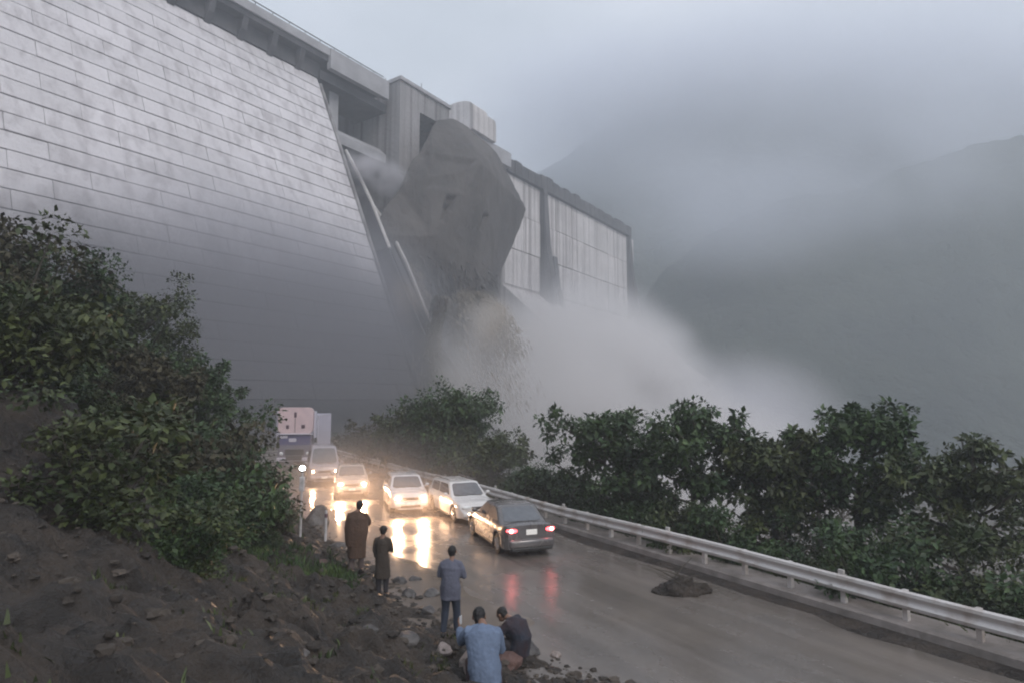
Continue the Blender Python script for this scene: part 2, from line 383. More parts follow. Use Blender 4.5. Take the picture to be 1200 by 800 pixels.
# pale corner edge of that face, dark below
bm = bmesh.new()
prof = [(face_b(z) + .25, z) for z in (58.5, 50, 40, 30, 20, 8, -5)]
tube(bm, [D(7.95, b, z) for b, z in prof], [.32] * len(prof), 6); dpart('edge_coping', bm, M['mid_conc'])
# crest: road deck, parapet and the shaded overhang under it
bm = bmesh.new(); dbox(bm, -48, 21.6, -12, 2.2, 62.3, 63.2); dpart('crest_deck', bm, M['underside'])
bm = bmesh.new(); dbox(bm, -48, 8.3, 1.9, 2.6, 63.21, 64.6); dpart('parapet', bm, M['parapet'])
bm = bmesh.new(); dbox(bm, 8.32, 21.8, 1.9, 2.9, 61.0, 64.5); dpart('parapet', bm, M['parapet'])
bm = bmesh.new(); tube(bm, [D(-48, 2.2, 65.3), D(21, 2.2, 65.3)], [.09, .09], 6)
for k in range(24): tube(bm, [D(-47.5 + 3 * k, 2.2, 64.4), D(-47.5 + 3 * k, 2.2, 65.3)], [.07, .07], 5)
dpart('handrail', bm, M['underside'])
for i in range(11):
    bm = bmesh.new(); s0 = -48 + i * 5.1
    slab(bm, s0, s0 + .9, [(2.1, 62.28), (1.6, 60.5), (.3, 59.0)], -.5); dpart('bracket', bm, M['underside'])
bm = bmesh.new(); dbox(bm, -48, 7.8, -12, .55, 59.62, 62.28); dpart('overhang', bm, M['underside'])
# gated bays: dark back wall, floors, piers, lower beam
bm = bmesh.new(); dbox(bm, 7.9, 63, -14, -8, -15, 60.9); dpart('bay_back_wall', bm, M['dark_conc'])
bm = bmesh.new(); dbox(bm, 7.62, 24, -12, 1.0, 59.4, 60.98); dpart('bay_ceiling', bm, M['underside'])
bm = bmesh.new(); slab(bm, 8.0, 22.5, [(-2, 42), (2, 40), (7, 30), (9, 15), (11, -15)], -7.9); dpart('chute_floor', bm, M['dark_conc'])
bm = bmesh.new(); dbox(bm, 11.3, 13.3, -7.9, -1.0, 52.6, 59.38); dpart('pier', bm, M['parapet'])
bm = bmesh.new(); slab(bm, 9.4, 22.6, [(-.2, 52.4), (1.6, 50.8), (1.6, 49.2)], -7.8); dpart('service_beam', bm, M['parapet'])
bm = bmesh.new(); dbox(bm, 14.0, 21, -7.8, -6.8, 53, 59.3); dpart('radial_gate', bm, M['dark_conc'])
bm = bmesh.new(); dbox(bm, 15.5, 21.8, -7.7, -5.0, 42.2, 48.9); dpart('radial_gate', bm, M['underside'])
# gatehouse block between the bays
bm = bmesh.new(); dbox(bm, 23.0, 28.4, -12, 4.6, 47, 64.9); dpart('gatehouse_pier', bm, M['mid_conc'])
bm = bmesh.new(); dbox(bm, 22.7, 37.5, -12, 5.0, 64.91, 65.6); dpart('gatehouse_roof', bm, M['parapet'])
bm = bmesh.new(); dbox(bm, 28.41, 37.3, -12, 4.5, 60.8, 64.9); dpart('gatehouse_lintel', bm, M['mid_conc'])
bm = bmesh.new(); dbox(bm, 28.43, 36.0, -8, -4.4, 47.5, 60.78); dpart('gate_recess', bm, M['underside'])
bm = bmesh.new(); dbox(bm, 36.02, 41, -12, 4.4, 46, 60.79); dpart('gatehouse_pier', bm, M['mid_conc'])
bm = bmesh.new(); slab(bm, 23.2, 41, [(4.2, 46.98), (6.0, 44.5), (5, 41), (0, 36)], -7.9); dpart('pier_nose', bm, M['mid_conc'])
bm = bmesh.new(); dbox(bm, 37.52, 63, -12, 2.4, 61.2, 64.7); dpart('crest_deck', bm, M['parapet'])
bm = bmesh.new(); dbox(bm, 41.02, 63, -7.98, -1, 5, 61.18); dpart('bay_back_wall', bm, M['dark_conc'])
# lamp mast on the crest and the round topped lift house behind the jet
bm = bmesh.new(); tube(bm, [D(31.5, 2, 65.5), D(31.5, 2, 68.8)], [.12, .07], 6); tube(bm, [D(32.6, 2, 65.5), D(32.6, 2, 67.6)], [.1, .06], 6); dpart('mast', bm, M['underside'])
bm = bmesh.new()
def arch_house(bm, s0, s1, b0, b1, z0, z1):
    n = 12; A_, B_ = [], []
    for k in range(n + 1):
        a = math.pi * k / n; b = (b0 + b1) / 2 - (b1 - b0) / 2 * math.cos(a); z = z1 - 3.0 + 3.0 * math.sin(a) ** .6
        A_.append(bm.verts.new(D(s0, b, z))); B_.append(bm.verts.new(D(s1, b, z)))
    A_ = [bm.verts.new(D(s0, b0, z0))] + A_ + [bm.verts.new(D(s0, b1, z0))]; B_ = [bm.verts.new(D(s1, b0, z0))] + B_ + [bm.verts.new(D(s1, b1, z0))]
    m = len(A_)
    for i in range(m): bm.faces.new((A_[i], A_[(i + 1) % m], B_[(i + 1) % m], B_[i]))
    bm.faces.new(A_[::-1]); bm.faces.new(B_); bmesh.ops.recalc_face_normals(bm, faces=bm.faces)
arch_house(bm, 46.6, 52.0, -7.5, 3.4, 64.7, 72.0); dpart('lift_house', bm, M['panel'])
bm = bmesh.new(); arch_house(bm, 52.2, 55.6, -7.5, 3.2, 64.7, 71.4); dpart('lift_house', bm, M['panel'])
# sloping training walls of the chutes
def training(s, th, prof, m, cop=None):
    bm = bmesh.new(); slab(bm, s, s + th, prof, -7.9 if len(prof) > 2 else 0); dpart('training_wall', bm, m)
    if cop:
        bm = bmesh.new(); tube(bm, [D(s + th / 2, b + .2, z + .15) for b, z in prof], [.26] * len(prof), 6); dpart('edge_coping', bm, cop)
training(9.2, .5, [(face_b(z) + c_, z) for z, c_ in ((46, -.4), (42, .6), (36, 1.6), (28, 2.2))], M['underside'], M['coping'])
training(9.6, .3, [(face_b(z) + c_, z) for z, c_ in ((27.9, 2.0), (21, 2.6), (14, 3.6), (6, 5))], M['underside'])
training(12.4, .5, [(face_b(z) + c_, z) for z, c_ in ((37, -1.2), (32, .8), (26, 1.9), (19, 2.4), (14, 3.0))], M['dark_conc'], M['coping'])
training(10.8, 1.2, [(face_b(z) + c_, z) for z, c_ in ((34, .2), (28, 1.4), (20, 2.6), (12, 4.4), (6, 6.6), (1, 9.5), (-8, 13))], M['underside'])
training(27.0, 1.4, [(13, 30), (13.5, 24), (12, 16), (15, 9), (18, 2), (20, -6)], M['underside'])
# right block: upright upper wall of big panels over a sloping lower face
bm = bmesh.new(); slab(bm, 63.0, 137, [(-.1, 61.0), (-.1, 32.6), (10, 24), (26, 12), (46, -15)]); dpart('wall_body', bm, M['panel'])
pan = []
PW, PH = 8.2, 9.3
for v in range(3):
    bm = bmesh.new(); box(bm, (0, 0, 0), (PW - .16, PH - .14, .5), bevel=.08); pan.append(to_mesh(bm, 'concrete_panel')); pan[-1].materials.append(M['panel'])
for i in range(9):
    for j in range(3):
        if i == 2 : w_ = .84
        else: w_ = 1
        o = link('concrete_panel', pan[(i * 2 + j) % 3], None, dam)
        p = D(63.2 + PW * (i + .5) + (.4 if i == 2 else 0), -.02 + random.uniform(0, .22), 60.9 - PH * (j + .5)) - dam.location
        o.matrix_local = Matrix.Translation(p) @ Matrix((ex, Vector((0, 0, 1)), Vector((NV.x, NV.y, 0)))).transposed().to_4x4() @ Matrix.Diagonal((w_, 1, 1, 1))
for (s0, s1, b1, z1, zl) in ((79.5, 81.6, 1.4, 61.3, 30), (85.6, 87.5, .9, 44, 27), (135.4, 137.4, 1.2, 61, 33)):
    bm = bmesh.new(); slab(bm, s0, s1, [(b1, z1), (b1 + 1.0, (z1 + zl) / 2), (b1 + 3.5, zl)], -.2); dpart('drain_rib', bm, M['dark_conc'])
bm = bmesh.new(); dbox(bm, 138.2, 140.4, -8, .6, 32, 60.5); dpart('end_pier', bm, M['coping'])
bm = bmesh.new(); slab(bm, 136.9, 142, [(-2, 60), (-2, 33), (12, 24), (46, -15)], -14); dpart('abutment', bm, M['mid_conc'])
bm = bmesh.new()
dbox(bm, 63.02, 138, -12, 1.0, 61.1, 63.6); dpart('crest_deck', bm, M['underside'])
for i in range(24):
    bm = bmesh.new(); s0 = 63.3 + i * 3.1; h = 64.2 + .9 * noise.noise(Vector((i * .61, 0, 3))) + (.5 if i in (5, 6, 7, 11) else 0)
    dbox(bm, s0, s0 + 2.9, .2, 1.3, 60.95, h); dpart('parapet_panel', bm, M['underside'])

# ------------------------------------------------------------------ water and spray
def vol_mat(name, col, dens, scale=None, contrast=(.38, .62), soft=(0.0, .45), aniso=.2, stretch=(1, 1, 1), absorb=None):
    m = bpy.data.materials.new(name); m.use_nodes = True; t = m.node_tree; t.nodes.clear()
    o = N(t, 'ShaderNodeOutputMaterial'); v = N(t, 'ShaderNodeVolumePrincipled')
    v.inputs['Color'].default_value = S(col); v.inputs['Density'].default_value = dens; v.inputs['Anisotropy'].default_value = aniso
    if absorb: v.inputs['Absorption Color'].default_value = S(absorb)
    t.links.new(v.outputs[0], o.inputs['Volume'])
    if scale:
        c = N(t, 'ShaderNodeTexCoord'); g = N(t, 'ShaderNodeTexGradient', gradient_type='SPHERICAL'); t.links.new(c.outputs['Object'], g.inputs[0])
        r1 = N(t, 'ShaderNodeMapRange'); r1.interpolation_type = 'SMOOTHSTEP'; r1.inputs['From Min'].default_value = soft[0]; r1.inputs['From Max'].default_value = soft[1]
        t.links.new(g.outputs[0], r1.inputs[0])
        ge = N(t, 'ShaderNodeNewGeometry'); mp_ = N(t, 'ShaderNodeMapping'); mp_.inputs['Scale'].default_value = stretch
        t.links.new(ge.outputs['Position'], mp_.inputs[0])
        n = N(t, 'ShaderNodeTexNoise', i_Scale=scale, i_Detail=3.0, i_Roughness=.55); t.links.new(mp_.outputs[0], n.inputs[0])
        r2 = N(t, 'ShaderNodeMapRange'); r2.interpolation_type = 'SMOOTHSTEP'; r2.inputs['From Min'].default_value = contrast[0]; r2.inputs['From Max'].default_value = contrast[1]
        t.links.new(n.outputs[0], r2.inputs[0])
        a = N(t, 'ShaderNodeMath', operation='MULTIPLY'); t.links.new(r1.outputs[0], a.inputs[0]); t.links.new(r2.outputs[0], a.inputs[1])
        b = N(t, 'ShaderNodeMath', operation='MULTIPLY'); b.inputs[1].default_value = dens; t.links.new(a.outputs[0], b.inputs[0])
        t.links.new(b.outputs[0], v.inputs['Density'])
    return m
def puff(name, px, py, d, rad, m, rot=(0, 0, 0)):
    bm = bmesh.new(); bmesh.ops.create_icosphere(bm, subdivisions=3, radius=1)
    o = build(name, bm, m); o.location = P(px, py, d); o.scale = rad; o.rotation_euler = rot
    return tag(o, kind='stuff')
RZ = math.atan2(U.y, U.x)
V1 = vol_mat('white_spray', (.98, .955, .95), .42, .06, (.32, .56), (0, .8))
V2 = vol_mat('grey_mist', (.58, .575, .61), .36, .04, (.16, .62), (0, .85))
V3 = vol_mat('brown_spray', (.86, .72, .56), .34, .10, (.34, .62), (0, .9), stretch=(1, 1, .5))
V4 = vol_mat('low_cloud', (.90, .92, .98), .045, .010, (.25, .62), (0, .9))
V5 = vol_mat('thin_spray', (.93, .91, .94), .05, .03, (.25, .65), (0, .9))
puff('spray', 705, 560, 112, (62, 24, 39), V1, (0, 0, RZ))
puff('spray', 640, 500, 112, (30, 11, 26), V1, (0, 0, RZ))
puff('spray', 690, 470, 116, (22, 12, 14), V1, (0, 0, RZ))
puff('spray', 600, 478, 97, (8, 5, 7), V1, (0, 0, RZ))
puff('spray', 790, 590, 118, (55, 34, 24), V1, (0, 0, RZ))
puff('thin_spray', 665, 380, 128, (42, 12, 18), V5, (0, 0, RZ))
puff('mist', 385, 375, 86, (10, 6, 14), V2, (0, R(-15), RZ))
puff('thin_spray', 870, 510, 150, (70, 30, 24), V5, (0, 0, RZ))
puff('mist', 330, 470, 74, (46, 12, 32), V2, (0, 0, RZ))
puff('mist', 385, 520, 80, (15, 9, 20), V2, (0, 0, RZ))
puff('spray', 448, 207, 101, (9, 4, 3.6), vol_mat('outlet_spray', (.80, .78, .80), .6, .22, (.36, .62), (0, .7)), (0, R(6), RZ))
puff('spray', 422, 250, 99, (4, 4, 7), vol_mat('outlet_spray', (.70, .68, .70), .25, .18, (.36, .66), (0, .8)), (0, 0, RZ))
puff('muddy_spray', 582, 388, 88, (5.5, 3, 6), V3, (0, 0, RZ))
puff('muddy_spray', 480, 365, 92, (3.5, 3, 7), V3, (0, R(-24), RZ))
puff('low_cloud', 860, 240, 230, (70, 26, 36), V4, (0, 0, 0))
puff('low_cloud', 1060, 190, 230, (70, 26, 42), V4, (0, 0, 0))
puff('low_cloud', 1150, 90, 340, (110, 50, 60), V4, (0, 0, 0))
V6 = vol_mat('thin_veil', (.93, .89, .85), .17, .09, (.30, .60), (0, .8))
puff('thin_spray', 550, 425, 79, (11, 2.6, 9.5), V6, (0, 0, RZ))
puff('thin_spray', 575, 385, 84, (7, 2.6, 5.5), V6, (0, 0, RZ))
puff('low_cloud', 690, 135, 370, (110, 60, 66), V4, (0, 0, 0))
puff('low_cloud', 800, 110, 360, (110, 60, 52), V4, (0, 0, 0))
puff('low_cloud', 1010, 85, 370, (170, 60, 62), V4, (0, 0, 0))
puff('headlight_glow_mist', 440, 556, 33, (14, 16, 3.2), vol_mat('glow_mist', (.95, .88, .84), .034, .25, (.2, .6), (0, .7), aniso=.4), (0, 0, 0))  # mist added over the road so the headlights scatter into a glow

# the jet: a thick slab of muddy water thrown from the outlet
dj = 112.0
def jp(px, py, k=0.0): return P(px, py, dj + (px - 530) * .17 + k)
oj = [(506, 149), (513, 140), (530, 138), (546, 147), (581, 178), (598, 210), (617, 246), (600, 290), (580, 334), (577, 356), (542, 360), (500, 352), (472, 332), (452, 302), (437, 276), (448, 246), (468, 222), (483, 186), (492, 178)]
fk = [-1, -1, -1.5, -2, -3, -2, -1, -3, -4, -3, -4, -4, -2, -1, 0, 0, 0, 0, 0]
bm = bmesh.new()
fo = [bm.verts.new(jp(x, y, k)) for (x, y), k in zip(oj, fk)]; bo = [bm.verts.new(jp(530 + (x - 530) * .93, 245 + (y - 245) * .93, 11)) for x, y in oj]
I = {k: bm.verts.new(jp(*v)) for k, v in dict(p=(566, 192, -12), q=(564, 344, -9), r=(506, 206, -7), s=(486, 330, -4), w=(505, 276, -8)).items()}
for f in ((0, 1, 2, 3, 'p', 'r'), (3, 4, 'p'), (4, 5, 6, 'p'), (6, 7, 'q', 'p'), (7, 8, 'q'), (8, 9, 'q'), (9, 10, 'q'), (10, 11, 's', 'w', 'q'), ('p', 'q', 'w', 'r'), (11, 12, 's'), (12, 13, 's'), (13, 14, 'w', 's'), (14, 15, 'w'), (15, 16, 'r', 'w'), (16, 17, 'r'), (17, 18, 'r'), (18, 0, 'r')):
    bm.faces.new([fo[k] if isinstance(k, int) else I[k] for k in f])
n = len(oj)
for i in range(n): bm.faces.new((fo[i], bo[i], bo[(i + 1) % n], fo[(i + 1) % n]))
bm.faces.new(bo[::-1]); bmesh.ops.triangulate(bm, faces=bm.faces)
pits = [(jp(527, 239, -9), .75, 1.3, .9), (jp(523, 250, -9), .45, 1.6, .8), (jp(567, 257, -12), .35, 1.6, .8), (jp(529, 207, -7), 3.4, 3.2, .6)]
me = remeshed(bm, .28, 1, 'muddy_water_jet')
co = np.empty(len(me.vertices) * 3, np.float32); me.vertices.foreach_get('co', co); co = co.reshape(-1, 3)
no = np.empty(len(me.vertices) * 3, np.float32); me.vertices.foreach_get('normal', no); no = no.reshape(-1, 3)
for i in range(len(co)):
    c = Vector(co[i]); f = noise.fractal(Vector((c.x * .13, c.y * .13, c.z * .09)), .8, 2.1, 3) * .22 + noise.fractal(c * .55, .8, 2.1, 3) * .10
    for q, rx_, rz_, dep in pits:
        if abs(c.z - q.z) < rz_ * 1.4 and abs(c.x - q.x) < rx_ * 2 and abs(c.y - q.y) < 6:
            e = max(abs(c.x - q.x - .25 * (c.z - q.z)) / rx_, abs(c.z - q.z) / rz_); f -= dep * smooth(1.25, .85, -e + 0 * e) if False else dep * (1 - smooth(.75, 1.15, e))
    co[i] += no[i] * f
me.vertices.foreach_set('co', co.ravel()); me.update()
M['jet'] = mat('muddy_water', (.050, .045, .043), (.135, .120, .113), rough=.85, scale=.13, detail=10, bump=.7, bscale=1.1, bdist=.5, stretch=(1, 1, .5), lo=.3, hi=.72)
link('muddy_water_jet', me, M['jet'])
tag(bpy.data.objects['muddy_water_jet'], 'huge angular mass of grey brown floodwater bursting from the dam outlet', 'water jet')
def slivers(starts, dirs, lens, wid, g_):
    """torn threads and clots of water: long thin three-sided shards"""
    n_ = len(starts); d = dirs / np.linalg.norm(dirs, axis=1)[:, None]; a = np.cross(d, g_.normal(size=(n_, 3))); a /= np.linalg.norm(a, axis=1)[:, None]; b = np.cross(d, a)
    w_ = wid[:, None]; m = starts + d * (lens * .4)[:, None]
    v = np.stack([starts, m + a * w_, m - a * w_ * .5 + b * w_ * .87, m - a * w_ * .5 - b * w_ * .87, starts + d * lens[:, None]], 1).reshape(-1, 3)
    k = np.arange(n_) * 5; f = np.concatenate([np.stack([k, k + q, k + r_], 1) for q, r_ in ((1, 2), (2, 3), (3, 1))] + [np.stack([k + 4, k + r_, k + q], 1) for q, r_ in ((1, 2), (2, 3), (3, 1))])
    return v, f
def stream(pts, r0, r1, seed, count=2600):
    g_ = np.random.default_rng(seed); u = g_.random(count) ** 1.35 * (len(pts) - 1.001); i0 = u.astype(int); fr = (u - i0)[:, None]
    A = np.array([tuple(q) for q in pts]); c = A[i0] * (1 - fr) + A[i0 + 1] * fr; tang = A[i0 + 1] - A[i0]
    rad = r0 + (r1 - r0) * u / (len(pts) - 1)
    # clots gather round a few wandering threads
    th_ = g_.integers(0, 7, count); ph = th_ * 2.1 + u * (.5 + .12 * th_); off = np.stack([np.cos(ph), np.sin(ph), 0 * ph], 1) * (rad * (.25 + .11 * th_))[:, None]
    st = c + off + g_.normal(size=(count, 3)) * (rad * .34)[:, None]
    di = tang / np.linalg.norm(tang, axis=1)[:, None] + g_.normal(size=(count, 3)) * .10
    v, f = slivers(st, di, .4 + 1.8 * g_.random(count) ** 2, .03 + .09 * g_.random(count) ** 2, g_)
    me = bpy.data.meshes.new('water_stream'); me.from_pydata(v.tolist(), [], f.tolist())
    return link('water_stream', me, M['jet_brown'])
M['jet_brown'] = mat('brown_falling_water', (.19, .155, .12), (.34, .295, .245), rough=.8, scale=.35, detail=9, bump=.6, bscale=1.2, bdist=.4, stretch=(1, 1, .25))
SG = 'strands of muddy water falling from the mass'
for lab, pts, r0, r1 in (('pale brown sheet of water falling from the left underside of the angular mass', [(468, 300, 96), (480, 325, 93), (490, 352, 91), (494, 395, 88)], 1.0, 2.4),
        ('thin bright strand of water beside the left sheet, splitting off below it', [(448, 300, 100), (462, 318, 97), (476, 345, 94), (486, 378, 92)], .5, .9),
        ('broad brown spout of water falling below the middle of the angular mass', [(540, 345, 95), (553, 362, 90), (566, 385, 86), (574, 425, 82)], 1.3, 2.8),
        ('curling brown spout right of the broad one, bending over to the right', [(558, 345, 94), (578, 360, 88), (590, 382, 84), (600, 412, 80)], .9, 2.4),
        ('short pale spout directly under the front corner of the angular mass', [(520, 350, 98), (526, 362, 95), (534, 378, 93), (540, 398, 92)], .8, 1.1),
        ('long faint curtain of brown water fanning out towards the white spray', [(548, 355, 94), (560, 385, 88), (578, 430, 82), (594, 470, 78)], 2.0, 4.5),
        ('long thin brown fall hanging beside the dark tongue', [(490, 350, 95), (492, 380, 90), (488, 420, 86), (494, 465, 82)], 1.0, 2.2),
        ('dark ragged tongue of water and debris reaching down towards the treetops', [(514, 350, 93), (513, 372, 89), (506, 405, 85), (514, 440, 82), (526, 474, 79)], 1.0, .7)):
    o_ = tag(stream([P(q[0], q[1], q[2] + (1.5 if lab.startswith('dark') else 5)) for q in pts], r0, r1, len(lab)), lab, 'water stream', SG)
    if lab.startswith('dark'): o_.data.materials[0] = M['bark']  # dark slivers added for the dark gap between the falls
# shreds of water tearing off the lower edge and flanks of the mass
jm = bpy.data.objects['muddy_water_jet'].data; nv_ = len(jm.vertices)
jc = np.empty(nv_ * 3, np.float32); jm.vertices.foreach_get('co', jc); jc = jc.reshape(-1, 3); jn = np.empty(nv_ * 3, np.float32); jm.vertices.foreach_get('normal', jn); jn = jn.reshape(-1, 3)
g_ = np.random.default_rng(12); zlo, zhi = jc[:, 2].min(), jc[:, 2].max(); kz = (jc[:, 2] - zlo) / (zhi - zlo)
pr_ = np.clip(.22 - kz, 0, 1) ** 1.5 + 1e-7; pr_ /= pr_.sum(); ix = g_.choice(nv_, 5200, p=pr_)
di = jn[ix] * .5 + np.array([.12, -.1, -1.0]) + g_.normal(size=(len(ix), 3)) * .25
v, f = slivers(jc[ix] - jn[ix] * .3, di, .6 + 2.6 * g_.random(len(ix)) ** 2, .05 + .16 * g_.random(len(ix)) ** 2, g_)
me = bpy.data.meshes.new('water_shreds'); me.from_pydata(v.tolist(), [], f.tolist()); tag(link('water_shreds', me, M['jet'], bpy.data.objects['muddy_water_jet']), kind='stuff')

# ------------------------------------------------------------------ guardrail
gr_ = empty('guardrail', T(0, -.3)); tag(gr_, 'long pale steel guardrail on short posts along the far road edge', 'guardrail')
GI = gr_.matrix_world.inverted() if False else Matrix.Translation(-gr_.location)
def gpart(name, bm, m, sm=False):
    me = to_mesh(bm, name, sm); me.transform(GI); return link(name, me, m, gr_)
W_PROF = [(0.0, .47), (.05, .50), (.065, .56), (.012, .62), (.0, .655), (.012, .69), (.065, .76), (.05, .82), (.0, .85)]
def wob(t): return .05 * math.sin(t * .31) + .035 * noise.noise(Vector((t * .9, 2, 2))), .03 * math.sin(t * .47 + 1)
for i in range(24):
    t0 = -16 + i * 3.0; bm = bmesh.new(); rows = []
    for k in range(7):
        t = t0 + (3.04) * k / 6; dn, dz = wob(t)
        f = [bm.verts.new(T(t, -.25 + dn + .004 * (i % 2) + b, z + .04 + dz)) for b, z in W_PROF]
        g = [bm.verts.new(T(t, -.256 + dn + .004 * (i % 2) + b - .012, z + .04 + dz)) for b, z in W_PROF[::-1]]
        rows.append(f + g)
    for a, b in zip(rows, rows[1:]):
        for q in range(len(a)): bm.faces.new((a[q], a[(q + 1) % len(a)], b[(q + 1) % len(a)], b[q]))
    bm.faces.new(rows[0]); bm.faces.new(rows[-1][::-1]); bmesh.ops.recalc_face_normals(bm, faces=bm.faces)
    gpart('rail_beam', bm, M['steel'])
for i in range(58):
    t = -15.5 + i * 1.34; dn, dz = wob(t)
    bm = bmesh.new(); box(bm, T(t, -.36 + dn, .44 + dz / 2), (.11, .12, .86), rz=math.atan2(TA.y, TA.x), bevel=.01)
    for q in bm.verts: pass
    # the box was turned about the origin before being moved, so it stands at T()
    gpart('post', bm, M['steel'])
    if i % 4 == 1:
        bm = bmesh.new(); box(bm, T(t, -.30 + dn, .93 + dz), (.14, .07, .12), rz=math.atan2(TA.y, TA.x), bevel=.015); gpart('reflector', bm, M['coping'])
bm = bmesh.new(); rows = []
for k in range(150):
    t = -18 + k * .6; q = .05 * noise.noise(Vector((t * .8, 0, 1)))
    rows.append([bm.verts.new(T(t, n_, z_)) for n_, z_ in ((-.95, -.3), (-.95, .24 + q * .3), (-.14 + q, .23 + q * .4), (-.09 + q, .19), (-.05 + q, -.1))])
for a, b in zip(rows, rows[1:]):
    for q in range(len(a) - 1): bm.faces.new((a[q], a[q + 1], b[q + 1], b[q]))
bmesh.ops.recalc_face_normals(bm, faces=bm.faces)
tag(build('kerb', bm, M['kerb']), kind='structure')
bm = bmesh.new(); rows = []
for k in range(200):
    t = -18 + k * .45; e = .42 + .28 * fbm(t, 3, 4, .5, 7)
    rows.append([bm.verts.new(T(t, -.06, .05)), bm.verts.new(T(t, -.05 + e * .5, .045 + .03 * fbm(t, 9, 3, 2, 1))), bm.verts.new(T(t, -.05 + max(.1, e), .001))])
for a, b in zip(rows, rows[1:]):
    for q in range(2): bm.faces.new((a[q], b[q], b[q + 1], a[q + 1]))
tag(build('mud_strip', bm, M['mud_rock'], smooth=True), kind='structure')

# ------------------------------------------------------------------ cars
M['tyre'] = mat('tyre_rubber', (.018, .018, .018), rough=.7)
M['rim'] = mat('alloy_rim', (.45, .43, .42), rough=.3, metal=.8)
M['glass'] = mat('dark_car_glass', (.03, .035, .04), rough=.04, spec=.9, coat=.5)
M['windscreen'] = mat('wet_windscreen_glass', (.06, .065, .075), (.10, .105, .12), rough=.08, scale=6, spec=1.0, coat=.8)
M['trim'] = mat('black_car_trim', (.02, .02, .02), rough=.5)
M['chrome'] = mat('chrome_trim', (.6, .6, .6), rough=.15, metal=1)
M['plate'] = mat('white_plate', (.75, .74, .72), rough=.4, emis=(1, .9, .8), estr=.15)
M['head'] = mat('lit_headlight_lens', (.9, .9, .9), rough=.1, emis=(1, .70, .44), estr=24)
M['headdim'] = mat('dim_headlight_lens', (.75, .75, .75), rough=.05, spec=.8, coat=1)
M['tail'] = mat('lit_red_tail_lamp', (.5, .02, .02), rough=.15, emis=(1, .06, .07), estr=7)
M['tailcore'] = mat('bright_red_lamp_core', (.8, .1, .1), rough=.15, emis=(1, .22, .20), estr=26)
def paint(name, c, metal=0.0): return mat(name, c, tuple(.55 * x + .45 * y for x, y in zip(c, (.16, .12, .09))), rough=.25, metal=metal, scale=2.2, detail=10, coat=.5, rvar=(.2, .6), lo=.50, hi=.78)
